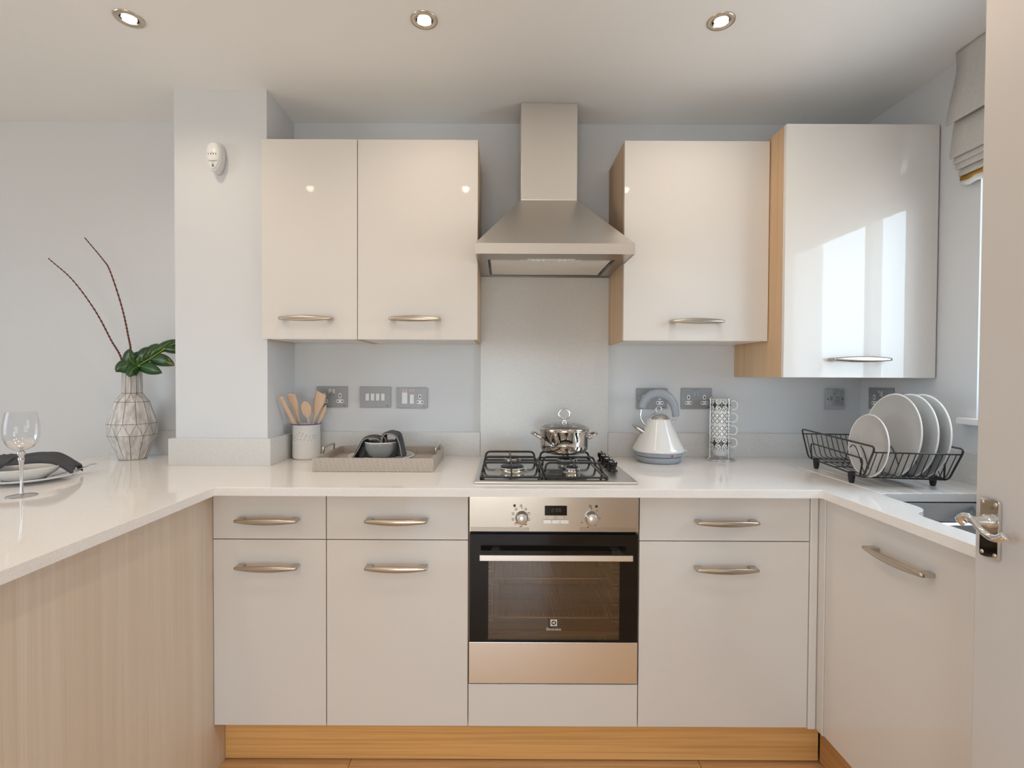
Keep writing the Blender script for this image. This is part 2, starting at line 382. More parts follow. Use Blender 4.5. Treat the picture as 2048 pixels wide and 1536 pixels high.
# matrix that puts local xy (text) on a plane facing -Y at point p
def face_y(p): return Matrix.Translation(p) @ Matrix.Rotation(math.radians(90), 4, 'X')
def face_mx(p): return Matrix.Translation(p) @ Matrix.Rotation(math.radians(-90), 4, 'Z') @ Matrix.Rotation(math.radians(90), 4, 'X')   # faces -X

def struct(name, b, mat, label, parent=None, **k):
    o = b.ob(name, mat, parent, **k)
    if parent is None: tag(o, label, kind='structure')
    return o

# ------------------------------------------------------------------ room shell
T = 0.25
def wall_with_hole(plane, a0, a1, z0, z1, h, d0, d1):
    b = B()
    def bx(p, q, r, s_):
        if plane == 'x': b.box(d0, d1, p, q, r, s_)
        else: b.box(p, q, d0, d1, r, s_)
    bx(a0, h[0], z0, z1); bx(h[1], a1, z0, z1); bx(h[0], h[1], z0, h[2]); bx(h[0], h[1], h[3], z1)
    return b
b = B(); b.box(XL - T, XR + T, YW, YW + T, -0.05, ZC)
struct('wall_back', b, 'wall', 'pale grey painted back wall behind the worktop and cabinets')
struct('wall_right', wall_with_hole('x', YB, YW, -0.05, ZC, WIN1, XR, XR + T), 'wall', 'painted right wall with the window over the sink')
struct('wall_left', wall_with_hole('x', YB, YW, -0.05, ZC, WIN2, XL - T, XL), 'wall', 'painted far left wall outside the frame')
struct('wall_front', wall_with_hole('y', XL - T, XR + T, -0.05, ZC, WIN_FILL, YB - T, YB), 'wall', 'painted wall behind the camera')
b = B(); b.box(XL - T, XR + T, YB - T, YW + T, ZC, ZC + 0.15)
ceil_o = struct('ceiling', b, 'ceil', 'off-white painted flat ceiling with downlights')
fl = B(); fl.box(XL - T, XR + T, YB - T, YW + T, -0.06, -0.012)
fl = struct('floor', fl, 'dark', 'oak plank floor')
pm = {}
row = 0; y = YW - 0.005 - 0.0
PW = 0.195; PLN = 1.28
y = 1.90 + PW
while y > YB:
    x = XL - random.random() * PLN
    while x < XR:
        x0 = max(x, XL); x1 = min(x + PLN, XR)
        if x1 - x0 > 0.03:
            key = round(x1 - x0, 2)
            if key not in pm:
                q = B(); q.box(0, key - 0.002, -PW + 0.002, 0, -0.011, 0, bev=0.0008, seg=1)
                o = q.ob('plank', 'floor', fl, local=True); pm[key] = o.data
            else:
                o = bpy.data.objects.new('plank', pm[key]); C.objects.link(o); o.parent = fl
            o.location = (x0, y, 0)
        x += PLN
    y -= PW; row += 1
# pillar
PX0, PX1, PY = -1.372, -0.987, 2.095
b = B(); b.box(PX0, PX1, PY, YW, ZT, ZC); b.box(PX0 + .001, PX1 - .001, PY + .001, YW, 0, ZTB)
struct('pillar', b, 'wall', 'painted square boxed-in pillar standing left of the wall cabinets')
# window right
def cuts(k, n, name): return (0, .70, 1)[k] if name == 'window_1' else k / n
def window(name, mid, w_, h_, plane, face, n_v, label):
    W = thing(name, label, 'window', mid, 0, None, 'structure')
    b = B()
    def bx(a0, a1, z0, z1, d0, d1, bev=0.004):
        if plane == 'x': b.box(face + d0 if d0 < d1 else face + d1, face + max(d0, d1), mid[1] + a0, mid[1] + a1, mid[2] + z0, mid[2] + z1, bev=bev)
        else: b.box(mid[0] + a0, mid[0] + a1, face + min(d0, d1), face + max(d0, d1), mid[2] + z0, mid[2] + z1, bev=bev)
    t = 0.04; s = 1 if plane == 'x' and mid[0] > 0 else -1
    d0, d1 = 0.0, 0.06 * s
    bx(-w_ / 2, w_ / 2, h_ / 2 - t, h_ / 2, d0, d1); bx(-w_ / 2, w_ / 2, -h_ / 2, -h_ / 2 + t, d0, d1)
    for k in range(n_v + 1):
        a = -w_ / 2 + (w_ - t) * cuts(k, n_v, name); bx(a, a + t, -h_ / 2 + t, h_ / 2 - t, d0, d1)
    fr = b.ob('window_frame', 'white_pl', W)
    for k in range(n_v):
        b = B(); a = -w_ / 2 + (w_ - t) * cuts(k, n_v, name) + t; e = -w_ / 2 + (w_ - t) * cuts(k + 1, n_v, name)
        bx(a - .01, e + .01, -h_ / 2 + t - .01, h_ / 2 - t + .01, 0.028 * s, 0.032 * s, 0); b.ob('pane', 'pane', fr)
    return W
w1 = window('window_1', (XR + 0.05, (WIN1[0] + WIN1[1]) / 2, (WIN1[2] + WIN1[3]) / 2), WIN1[1] - WIN1[0], WIN1[3] - WIN1[2], 'x', XR + 0.05, 2, 'white framed window in the right wall over the sink')
b = B(); b.box(XR - 0.035, XR + 0.05, WIN1[0] - .04, WIN1[1] + 0.045, WIN1[2] - 0.022, WIN1[2] + 0.002, bev=0.004); b.ob('window_sill', 'white_lam', w1)
window('window_2', (XL - 0.12, (WIN2[0] + WIN2[1]) / 2, (WIN2[2] + WIN2[3]) / 2), WIN2[1] - WIN2[0], WIN2[3] - WIN2[2], 'x', XL - 0.12, 3, 'wide window in the far left wall')
window('fill_window', ((WIN_FILL[0] + WIN_FILL[1]) / 2, YB - 0.12, (WIN_FILL[2] + WIN_FILL[3]) / 2), WIN_FILL[1] - WIN_FILL[0], WIN_FILL[3] - WIN_FILL[2], 'y', YB - 0.12, 3, 'wide unseen window added behind the camera as fill light')
# partition that carries the open door
b = B(); b.box(1.10, XR, 0.18, 0.30, 0, ZC)
struct('wall_partition', b, 'wall', 'short painted partition wall that carries the open door')

# ------------------------------------------------------------------ open door at the right edge
DX = 1.03
D = thing('door_1', 'white painted open door with a chrome scroll lever handle at the right edge', 'door', (DX, 0.33, 0.01), kind='structure')
b = B(); b.box(DX, DX + 0.035, 0.33, 1.084, 0.01, 2.36, bev=0.003); b.ob('door_leaf', 'door_p', D)
hz = 0
yy0, yy1 = 1.026, 1.068; zc = 1.102; zt, zb = zc + .063, zc - .063
poly = [(yy0 + .004, zb), (yy1 - .004, zb), (yy1, zb + .005), (yy1, zt - .005), (yy1 - .004, zt), (yy0 + .004, zt), (yy0, zt - .005), (yy0, zb + .005)]
b = B(); b.prism(poly, DX - 0.007, DX, 'yz', bev=0.0015)
plate = b.ob('backplate', 'chrome', D); plate['label'] = 'chrome rectangular backplate'
for yy in (yy0 + .007, yy1 - .007):
    for zz in (zb + .010, zt - .010):
        b = B(); b.lathe([(0, .0022), (.0032, .0016), (.0046, 0)], n=16, xf=face_mx((DX - .007, yy, zz))); b.ob('screw', 'nickel', plate)
b = B(); yc = 1.045; zn = 1.118
b.lathe([(.0145, -.002), (.0145, .007), (.0125, .011), (.0105, .015), (.0085, .036)], n=24, xf=face_mx((DX - .007, yc, zn)))
pts = smoothpath([(DX - .041, 1.064, zn - .010), (DX - .048, 1.068, zn - .002), (DX - .047, 1.058, zn + .007), (DX - .045, 1.045, zn + .004), (DX - .043, 1.028, zn - .012), (DX - .041, 1.008, zn - .022), (DX - .038, .993, zn - .020), (DX - .034, .984, zn - .012)], 6)
n_ = len(pts); b.tube(pts, [0.0075 + .0015 * math.cos(2 * PI * i / (n_ - 1)) for i in range(n_)], n=16)
hd = b.ob('door_handle', 'chrome', D); hd['label'] = 'chrome scroll lever handle'

# ------------------------------------------------------------------ worktop with sink cutout and draining grooves
WX0, WXI, WYF, SX = -1.851, -0.970, 1.678, 1.0756
outer = [(WX0, .55), (WXI, .55), (WXI, WYF), (SX, WYF), (SX, .32), (XR, .32), (XR, YW), (PX1, YW), (PX1, PY), (PX0, PY), (PX0, YW), (WX0, YW)]
hole = fillet([(1.23, 1.64, 0), (1.60, 1.64, 0), (1.60, .86, 0), (1.155, .86, 0), (1.155, 1.395, 0), (1.23, 1.44, 0)], 0.045, 6, True)
hole = [(p.x, p.y) for p in hole]
def poly_slab(outer, hole, z0, z1):
    b = B(); allp = outer + hole
    tris = tessellate_polygon([[Vector((x, y, 0)) for x, y in outer], [Vector((x, y, 0)) for x, y in hole]]) if hole else tessellate_polygon([[Vector((x, y, 0)) for x, y in outer]])
    tv = [b.bm.verts.new((x, y, z1)) for x, y in allp]; bv = [b.bm.verts.new((x, y, z0)) for x, y in allp]
    for t in tris: b.bm.faces.new([tv[i] for i in t]); b.bm.faces.new([bv[i] for i in reversed(t)])
    def ring(s0, n):
        for i in range(n):
            j = s0 + (i + 1) % n; b.bm.faces.new([bv[s0 + i], bv[j], tv[j], tv[s0 + i]])
    ring(0, len(outer))
    if hole: ring(len(outer), len(hole))
    return b
wt = poly_slab(outer, hole, ZTB, ZT)
bmesh.ops.recalc_face_normals(wt.bm, faces=wt.bm.faces)
es = [e for e in wt.bm.edges if all(abs(v.co.z - ZT) < 1e-6 for v in e.verts) and e.calc_face_angle(0) > 1]
bmesh.ops.bevel(wt.bm, geom=es, offset=0.0018, segments=2, profile=0.5, affect='EDGES')
wt = wt.ob('worktop', 'quartz'); top(wt, (0, 2.0, ZTB))
tag(wt, 'continuous pale quartz worktop running round three sides of the kitchen', 'worktop')
cut = B()
for gx in (1.245, 1.312, 1.378, 1.445, 1.512, 1.58):
    cut.tube([(gx, 1.60, ZT + .0028), (gx, 1.68, ZT + .0028), (gx, 2.10, ZT + .0035)], .0055, n=10)
cut = cut.ob('draining_groove_cutter', 'quartz')
md = wt.modifiers.new('grooves', 'BOOLEAN'); md.object = cut; md.operation = 'DIFFERENCE'; md.solver = 'EXACT'
dg = bpy.context.evaluated_depsgraph_get(); dg.update()
me2 = bpy.data.meshes.new_from_object(wt.evaluated_get(dg)); wt.modifiers.clear(); wt.data = me2
bpy.data.objects.remove(cut)
# upstands (one run of stone on the walls and round the pillar)
ZU = ZT + 0.112
def upstand(name, x0, x1, y0, y1, label, z1=ZU, z0=ZT):
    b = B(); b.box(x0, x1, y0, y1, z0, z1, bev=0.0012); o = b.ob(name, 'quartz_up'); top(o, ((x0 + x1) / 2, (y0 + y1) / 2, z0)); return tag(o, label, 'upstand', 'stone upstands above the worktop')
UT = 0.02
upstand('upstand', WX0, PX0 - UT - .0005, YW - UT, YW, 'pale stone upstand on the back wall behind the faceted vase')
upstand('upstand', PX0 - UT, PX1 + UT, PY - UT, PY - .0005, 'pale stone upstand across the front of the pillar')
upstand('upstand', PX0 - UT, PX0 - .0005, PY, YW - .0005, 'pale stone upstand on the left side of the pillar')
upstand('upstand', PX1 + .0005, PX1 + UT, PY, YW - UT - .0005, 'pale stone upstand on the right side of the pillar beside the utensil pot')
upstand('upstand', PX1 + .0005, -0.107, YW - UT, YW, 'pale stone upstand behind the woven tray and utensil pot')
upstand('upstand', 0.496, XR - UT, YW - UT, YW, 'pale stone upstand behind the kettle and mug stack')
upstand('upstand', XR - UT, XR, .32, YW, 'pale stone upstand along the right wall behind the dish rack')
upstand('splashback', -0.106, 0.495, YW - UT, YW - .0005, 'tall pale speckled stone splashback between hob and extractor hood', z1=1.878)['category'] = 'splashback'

# ------------------------------------------------------------------ handles
def handle(parent, cx, yf, cz, L=0.214, axis='y', mat='nickel', s=1.0):
    """Bow handle on a face looking to -Y (axis y) or -X (axis x)."""
    b = B(); n = 28; vs = []; h2 = L / 2
    for i in range(n + 1):
        t = -1 + 2 * i / n; x = t * h2; hh = (0.0045 + 0.0055 * (1 - t * t)) * 1.14; d0 = 0.029 + .006 * (1 - t * t); d1 = d0 + 0.0065 + .002 * (1 - t * t)
        for (dd, zz) in ((d0, hh * .8), (d0, -hh * .8), ((d0 + d1) / 2 + .001, -hh), (d1, -hh * .45), (d1 + .0008, 0), (d1, hh * .45), ((d0 + d1) / 2 + .001, hh)):
            vs.append((x, -dd, zz))
    fs = []; k = 7
    for i in range(n):
        for j in range(k): fs.append((i * k + j, i * k + (j + 1) % k, (i + 1) * k + (j + 1) % k, (i + 1) * k + j))
    fs += [tuple(range(k)), tuple(n * k + j for j in reversed(range(k)))]
    xf = Matrix.Translation((cx, yf, cz)) if axis == 'y' else Matrix.Translation((cx, yf, cz)) @ Matrix.Rotation(math.radians(-90), 4, 'Z')
    b._new(vs, fs, True, xf)
    for sgn in (-1, 1):
        a0, a1 = sorted((sgn * h2, sgn * (h2 - 0.024)))
        b.box(a0, a1, -0.0325, 0.0, -0.0052, 0.0052, bev=0.0012, xf=xf)
    return b.ob('handle', mat, parent)
def front(name, parent, x0, x1, z0, z1, yf, th=0.019, mat='gloss', g=0.0015):
    b = B(); b.box(x0 + g, x1 - g, yf, yf + th, z0 + g, z1 - g, bev=0.0012); return b.ob(name, mat, parent)

# ------------------------------------------------------------------ base units
YD = 1.749; ZD0, ZD1 = 0.176, 1.004; ZSP = 0.8385
BX = [-1.018, -0.619, -0.119, 0.481, 1.081]
YBK = YW - 0.06
def carcass(parent, x0, x1, y0, y1, z0, z1, mat='white_lam', t=0.018, top_rail=True, open_front=False):
    for nm, bx_ in (('side_panel', (x0, x0 + t, y0, y1, z0, z1)), ('side_panel', (x1 - t, x1, y0, y1, z0, z1)), ('base_panel', (x0 + t, x1 - t, y0, y1, z0, z0 + t)),
                    ('back_panel', (x0 + t, x1 - t, y1 - t, y1, z0 + t, z1))):
        b = B(); b.box(*bx_); b.ob(nm, mat, parent)
def base_unit(x0, x1, label, drawer=True):
    c = thing('base_cabinet', label, 'cabinet', ((x0 + x1) / 2, YD + .3, 0.0), group='white gloss base cabinets')
    carcass(c, x0 + .0005, x1 - .0005, YD + 0.0205, YBK, ZD0, ZTB - 0.001, 'oak')
    cx = (x0 + x1) / 2
    dr = front('drawer_front', c, x0, x1, ZSP, ZD1, YD); handle(dr, cx, YD, at(cx, 1041, YD).z if 0 else 1.42 - (1041 - 750) * YD / 1000)
    do = front('door', c, x0, x1, ZD0, ZSP, YD); handle(do, cx, YD, 1.42 - (1134.5 - 750) * YD / 1000)
    return c
base_unit(BX[0], BX[1], 'narrow white gloss base cabinet with drawer and door beside the peninsula panel')
base_unit(BX[1], BX[2], 'white gloss base cabinet with drawer and door directly left of the oven')
base_unit(BX[3], BX[4], 'widest white gloss base cabinet with drawer and door directly right of the oven')
# oven housing with the filler panel below the oven
c = thing('oven_housing', 'oven housing unit with a plain white panel under the oven', 'cabinet', ((BX[2] + BX[3]) / 2, YD + .3, 0))
for x0, x1 in ((BX[2] + .0005, BX[2] + .0185), (BX[3] - .0185, BX[3] - .0005)):
    b = B(); b.box(x0, x1, YD + .0205, YBK, ZD0, ZTB - .001); b.ob('side_panel', 'oak', c)
ZOB = 1.42 - (1372.5 - 750) * YD / 1000
b = B(); b.box(BX[2] + .0185, BX[3] - .0185, YD + .021, YBK, ZOB - .02, ZOB - .003); b.ob('shelf', 'white_lam', c)
front('filler_panel', c, BX[2], BX[3], ZD0, ZOB - .002, YD)
# corner posts
c = thing('corner_post', 'white corner post between the right base cabinet and the sink run', 'trim', (1.1, YD, ZD0))
XS = 1.115
b = B(); b.box(1.083, XS - .004, YD - .001, YD + .03, ZD0 - .006, ZD1, bev=.004); b.ob('front_strip', 'gloss', c)
b = B(); b.box(XS - .002, XS + .025, YD - .034, YD + .03, ZD0 - .006, ZD1, bev=.003); b.ob('side_strip', 'gloss', c)
# sink run
c = thing('sink_cabinet', 'white gloss door panel under the sink with a long bow handle', 'cabinet', (1.4, 1.40, 0))
b = B(); b.box(XS, XS + .019, 1.090, YD - .037, ZD0, ZD1, bev=.0012); dd = b.ob('door', 'gloss', c)
hy = 1.42
p0 = EYE + (_r * (1806 - CX) / FPX - _u * (1121 - CY) / FPX + _f) * (XS / ((1806 - CX) / FPX))
handle(dd, XS, p0.y, p0.z, L=0.215, axis='x')
for y0, y1 in ((1.091, 1.109), (YD - .057, YD - .039)):
    b = B(); b.box(XS + .0205, XR - .06, y0, y1, ZD0, ZTB - .001 if y0 > 1.6 else 0.80); b.ob('side_panel', 'oak', c)
b = B(); b.box(XS + .0205, XR - .06, 1.11, YD - .058, ZD0, ZD0 + .018); b.ob('base_panel', 'white_lam', c)
c = thing('base_cabinet', 'white gloss base cabinet hidden behind the open door', 'cabinet', (1.4, .7, 0))
b = B(); b.box(XS, XS + .019, .33, 1.087, ZD0, ZD1, bev=.0012); b.ob('door', 'gloss', c)
b = B(); b.box(XS + .0205, XR - .06, .33, .348, ZD0, ZTB - .001); b.ob('side_panel', 'oak', c)
# plinths
YP = 1.82
b = B(); b.box(BX[0] + .001, 1.167, YP, YP + .018, 0.004, ZD0 - .002, bev=.001); o = b.ob('plinth', 'oak_h'); top(o, (0, YP, 0)); tag(o, 'long oak plinth under the back run of base cabinets', 'plinth')
b = B(); b.box(XS + .055, XS + .073, .33, YP - .004, 0.004, ZD0 - .002, bev=.001); o = b.ob('plinth', wood('oak_plinth_side', (0.60, 0.34, 0.14), (0.68, 0.42, 0.19), (0.48, 0.26, 0.10), 'y')); top(o, (XS + .06, 1.2, 0)); tag(o, 'short oak plinth running under the sink cabinet', 'plinth')
# peninsula
c = thing('peninsula_unit', 'peninsula with a pale wood-grain end panel under the left worktop', 'cabinet', (-1.3, 1.2, 0))
b = B(); b.box(-1.038, -1.018, .60, YP + .015, 0, ZTB - .001, bev=.0012); b.ob('end_panel', 'oak_lit', c)
b = B(); b.box(-1.62, -1.60, .60, YW - .03, 0, ZTB - .001, bev=.0012); b.ob('back_panel', 'oak_lit', c)
b = B(); b.box(-1.599, -1.039, .60, .62, 0, ZTB - .001, bev=.0012); b.ob('side_panel', 'oak_lit', c)

# ------------------------------------------------------------------ oven
OX0, OX1 = BX[2] + .003, BX[3] - .003; OCX = (OX0 + OX1) / 2
def oz(py, Y=YD): return 1.42 - (py - 751) * Y / 1000
def oxx(px, Y=YD): return (px - 1004.7) * Y / 1000
ov = thing('oven', 'built-in stainless steel single oven with black glass door', 'oven', (OCX, YD, ZOB))
zc0, zc1 = oz(1065), ZTB - .0045
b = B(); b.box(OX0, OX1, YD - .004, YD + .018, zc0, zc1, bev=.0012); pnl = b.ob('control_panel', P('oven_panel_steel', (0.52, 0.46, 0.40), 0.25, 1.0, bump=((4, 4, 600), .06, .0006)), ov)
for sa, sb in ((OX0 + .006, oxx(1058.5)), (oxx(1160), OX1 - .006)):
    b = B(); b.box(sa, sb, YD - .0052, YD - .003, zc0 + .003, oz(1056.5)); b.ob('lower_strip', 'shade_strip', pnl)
for kx in (1043.5, 1183):
    b = B(); zz = oz(1037); b.lathe([(.0225, 0), (.0225, .003), (.020, .006), (.0185, .021), (.0172, .0232), (0, .0234)], n=36, xf=face_y((oxx(kx), YD - .004, zz)) @ Matrix.Diagonal((1, 1.10, 1, 1)))
    k_ = b.ob('knob', P('knob_silver', (0.78, 0.75, 0.72), 0.3, 0.85) if 'knob' not in M else M['knob'], pnl)
    b = B(); b.box(oxx(kx) - .001, oxx(kx) + .001, YD - .006, YD - .004, zz + .031, zz + .037); b.ob('pointer_mark', 'print', pnl)
b = B(); b.box(oxx(1089.5), oxx(1134), YD - .006, YD - .004, oz(1032), oz(1012.5), bev=.0008); dsp = b.ob('display', 'black', pnl)
text_bm('8:88', 0.021, face_y((oxx(1112.5), YD - .0064, oz(1021.5))), .0001).ob('digits', P('dim_digits', (0.045, 0.04, 0.04), .4), dsp)
b = B()
for k in range(3):
    a = oxx(1086) + k * .0302; b.box(a, a + .0296, YD - .007, YD - .004, oz(1048.5), oz(1040.5), bev=.001)
b.ob('button', P('button_silver', (0.80, 0.78, 0.75), 0.3, 0.6), pnl)
for tx, sz, px, py in (('-', .014, 1094, 1036), ('+', .010, 1128.5, 1036), ('50', .0055, 1194.5, 1022), ('100', .0055, 1199.5, 1037), ('150', .0055, 1191, 1052), ('200', .0055, 1176, 1055), ('250', .0055, 1164, 1046)):
    text_bm(tx, sz, face_y((oxx(px), YD - .0045, oz(py))), .0001).ob('printed_mark', 'print', pnl)
b = B(); b.tube([(oxx(1111) + .0042 * math.cos(a), YD - .0045, oz(1036) + .0046 * math.sin(a)) for a in [2 * PI * i / 14 for i in range(14)]], .0004, n=4, closed=True); b.ob('printed_mark', 'print', pnl)
def sym(b, px, py, kind):
    x, z = oxx(px), oz(py); s = .0042; t = .0008; ya, yb = YD - .0046, YD - .0038
    if kind == 'solid': b.box(x - s, x + s, ya, yb, z - s, z + s); return
    if kind == 'dot': b.box(x - .0006, x + .0006, ya, yb, z - .0006, z + .0006); return
    b.prism([(x - s, z - s), (x + s, z - s), (x + s, z + s), (x - s, z + s), (x - s, z - s + .0001), (x - s + t, z - s + t), (x - s + t, z + s - t), (x + s - t, z + s - t), (x + s - t, z - s + t), (x - s + t, z - s + t - .0001)], ya, yb, 'xz')
    if kind == 't': b.box(x - s, x + s, ya, yb, z + s - .0022, z + s)
    elif kind == 'b': b.box(x - s, x + s, ya, yb, z - s, z - s + .0022)
    else: b.box(x - .0012, x + .0012, ya, yb, z - s, z + .0018)
for px, py, kd in ((1029, 1012.5, 'solid'), (1042, 1012.5, 'x'), (1032, 1019.5, 'x'), (1051.5, 1019.5, 'x'), (1026, 1028.5, 'x'), (1026, 1040, 'x'), (1057.5, 1028.5, 't'), (1057.5, 1040, 'b'), (1032, 1049, 't'), (1042, 1053, 'b'), (1051.5, 1049, 'b'), (1180.5, 1013, 'x'), (1193, 1013.5, 'solid')):
    b = B(); sym(b, px, py, kd); b.ob('function_symbol', 'print', pnl)
b = B()
for a in range(-150, 60, 13):
    aa = math.radians(a); sym(b, 1183 + 15.5 * math.cos(aa), 1037 - 17.5 * math.sin(aa), 'dot')
b.ob('scale_dots', 'print', pnl)['kind'] = 'stuff'
b = B(); b.box(OX0 + .004, OX1 - .004, YD + .016, YD + .03, oz(1072) - .004, zc0 + .006); b.ob('vent_slot', 'black_en', ov)
# door of the oven: black glass with a clear window
gz0, gz1 = oz(1287.5), oz(1071); wx0, wx1, wz0, wz1 = oxx(977), oxx(1241), oz(1284), oz(1116)
b = B(); gx0, gx1 = OX0 + .0015, OX1 - .0015
for q in ((gx0, wx0, gz0, gz1), (wx1, gx1, gz0, gz1), (wx0, wx1, wz1, gz1), (wx0, wx1, gz0, wz0)): b.box(q[0], q[1], YD - .002, YD + .030, q[2], q[3])
od = b.ob('oven_door', 'black', ov); od['label'] = 'black glass door frame'
b = B(); b.box(wx0, wx1, YD - .0019, YD + .0015, wz0, wz1); b.ob('glass_pane', 'oven_glass', od)
b = B(); hz0, hz1 = oz(1115.5), oz(1103.5)
b.box(oxx(959, 1.695), oxx(1267.5, 1.695), YD - .058, YD - .046, hz0 + .004, hz1 + .003, bev=.0015); b.box(oxx(983), oxx(1000), YD - .048, YD - .001, hz0 + .010, hz1, bev=.001); b.box(oxx(1225), oxx(1242), YD - .048, YD - .001, hz0 + .010, hz1, bev=.001)
b.ob('handle', 'steel_h', od)
b = B(); s = .0115; lx, lz = oxx(1109), oz(1249.5)
b.box(lx - s, lx + s, YD - .0024, YD - .0019, lz - s, lz + s); lg = b.ob('logo_plate', 'print_w', od)
b = B()
for k, a in enumerate((0, 120, 240)):
    a = math.radians(a); cxx, czz = lx + .0056 * math.cos(a), lz + .0056 * math.sin(a)
    prof = []
    for t in range(14):
        th = 2 * PI * t / 14; u_, v_ = .0026 * math.cos(th), .0072 * math.sin(th)
        prof.append((cxx + u_ * math.cos(a) - v_ * math.sin(a), czz + u_ * math.sin(a) + v_ * math.cos(a)))
    b.prism(prof, YD - .0028, YD - .0023, 'xz')
b.ob('logo_mark', 'print', lg)
text_bm('Electrolux', .0135, face_y((oxx(1109), YD - .0024, oz(1262.5))), .0001, 0.95).ob('lettering', 'print_w', od)
b = B(); b.box(OX0, OX1, YD - .003, YD + .018, ZOB + .001, oz(1289), bev=.0012); b.ob('lower_panel', 'steel', ov)
# cavity
cav = B(); y0, y1 = YD + .035, YD + .44; t = .01; cx0, cx1, cz0, cz1 = wx0 - .01, wx1 + .01, wz0 + .012, wz1 + .01
cav.box(cx0 - t, cx0, y0, y1, cz0, cz1); cav.box(cx1, cx1 + t, y0, y1, cz0, cz1); cav.box(cx0 - t, cx1 + t, y0, y1, cz1, cz1 + t); cav.box(cx0 - t, cx1 + t, y0, y1, cz0 - t, cz0); cav.box(cx0 - t, cx1 + t, y1, y1 + t, cz0 - t, cz1 + t)
cv = cav.ob('cavity', P('oven_enamel', (0.13, 0.09, 0.065), 0.3), ov)
for py in (1157.5, 1237):
    b = B(); z = oz(py, YD + .07); b.tube([(cx0 + .035, y0 + .025, z), (cx1 - .035, y0 + .025, z)], .0028, n=8); b.tube([(cx0 + .035, y1 - .03, z), (cx1 - .035, y1 - .03, z)], .0028, n=8)
    for k in range(22):
        x = cx0 + .045 + (cx1 - cx0 - .09) * k / 21; b.tube([(x, y0 + .023, z - .003), (x, y1 - .03, z - .003)], .0007, n=6)
    b.tube([(cx0 + .035, y0 + .025, z), (cx0 + .035, y1 - .03, z)], .0025, n=6); b.tube([(cx1 - .035, y0 + .025, z), (cx1 - .035, y1 - .03, z)], .0025, n=6)
    b.ob('wire_shelf', 'wire', ov)
for sx_ in (cx0 + .004, cx1 - .004):
    b = B(); b.tube([(sx_, y0 + .012, cz0 + .01), (sx_, y0 + .012, cz1 - .012)], .0018, n=6)
    for zz in [cz0 + .03 + k * (cz1 - cz0 - .05) / 4 for k in range(5)]:
        sg = 1 if sx_ < OCX else -1
        for dz in (0, .014):
            b.tube([(sx_, y0 + .012, zz + dz), (sx_ + sg * .018, y0 + .012, zz + dz), (sx_ + sg * .018, y1 - .03, zz + dz)], .0016, n=6)
    b.ob('shelf_runner', 'wire', ov)
b = B(); z = oz(1270, YD + .06); b.tube([(cx0 + .04, y0 + .01, z), (cx1 - .04, y0 + .01, z)], .0022, n=6); b.ob('floor_rod', 'wire', ov)

# ------------------------------------------------------------------ wall cabinets
YU = 2.068; ZU0, ZU1 = 1.563, 2.386
UX = [-0.998, -0.602, -0.1055, 0.4945, 1.0935]
def wall_unit(x0, x1, label, hpx, yf=YU, z0=ZU0, z1=ZU1, xback0=None, name='wall_cabinet'):
    c = thing(name, label, 'cabinet', ((x0 + x1) / 2, yf + .15, z0), group='wall cabinets above the worktop')
    a0 = x0 if xback0 is None else xback0; y0, y1 = yf + .0205, YW - .001; t = .018; z1c = z1 - .002; z0c = z0 + .001
    for nm, mt_, q in (('side_panel', 'oak', (a0 + .0005, a0 + t, y0, y1, z0c, z1c)), ('side_panel', 'oak', (x1 - t, x1 - .0005, y0, y1, z0c, z1c)),
                       ('base_panel', 'white_lam', (a0 + t, x1 - t, y0, y1, z0c, z0c + t)), ('top_panel', 'white_lam', (a0 + t, x1 - t, y0, y1, z1c - t, z1c)), ('back_panel', 'white_lam', (a0 + t, x1 - t, y1 - .01, y1, z0c + t, z1c - t))):
        b = B(); b.box(*q, bev=.0006, seg=1); b.ob(nm, mt_, c)
    do = front('door', c, x0, x1, z0, z1, yf)
    p = at(hpx[0], hpx[1], yf); handle(do, p.x, yf, p.z, L=hpx[2])
    return c
wall_unit(UX[0], UX[1], 'narrow white gloss wall cabinet beside the pillar', (615.5, 638, .212), xback0=PX1 + .001)
wall_unit(UX[1], UX[2], 'white gloss wall cabinet directly left of the extractor hood', (831.5, 639, .208))
wall_unit(UX[3], UX[4], 'white gloss wall cabinet directly right of the extractor hood', (1390.5, 644, .212))
YT = 1.955; zt0 = at(1560, 755.5, YT).z; zt1 = at(1560, 246.5, YT).z
wall_unit(1.0945, 1.6915, 'taller and deeper white gloss wall cabinet in the right corner', (1714, 719, .222), yf=YT, z0=zt0, z1=zt1)

# ------------------------------------------------------------------ extractor hood
HX0, HX1, HYF = -0.1075, 0.4965, 1.895; HCX = (HX0 + HX1) / 2
hl0, hl1 = 1.878, 1.918; hc0, hc1, hcy = 0.0735, 0.318, 2.185; hzt = 2.18
hd = thing('extractor_hood', 'stainless steel chimney extractor hood over the hob', 'extractor hood', (HCX, 2.2, hl0))
b = B()
e = .0005
vs = [(HX0, HYF, hl1), (HX1, HYF, hl1), (HX1, YW - e, hl1), (HX0, YW - e, hl1), (hc0, hcy, hzt), (hc1, hcy, hzt), (hc1, YW - e, hzt), (hc0, YW - e, hzt)]
b._new(vs, [(0, 1, 5, 4), (1, 2, 6, 5), (2, 3, 7, 6), (3, 0, 4, 7), (4, 5, 6, 7)])
# lip
for q in ((HX0, HX1, HYF, HYF + .002), (HX0, HX0 + .002, HYF + .002, YW - e), (HX1 - .002, HX1, HYF + .002, YW - e), (HX0 + .002, HX1 - .002, YW - .004, YW - e)):
    b.box(q[0], q[1], q[2], q[3], hl0, hl1)
b.ob('canopy', 'steel_h', hd)
b = B(); b.box(hc0, hc1, hcy, YW - e, hzt, ZC - .001, bev=.002); b.ob('chimney', 'steel', hd)
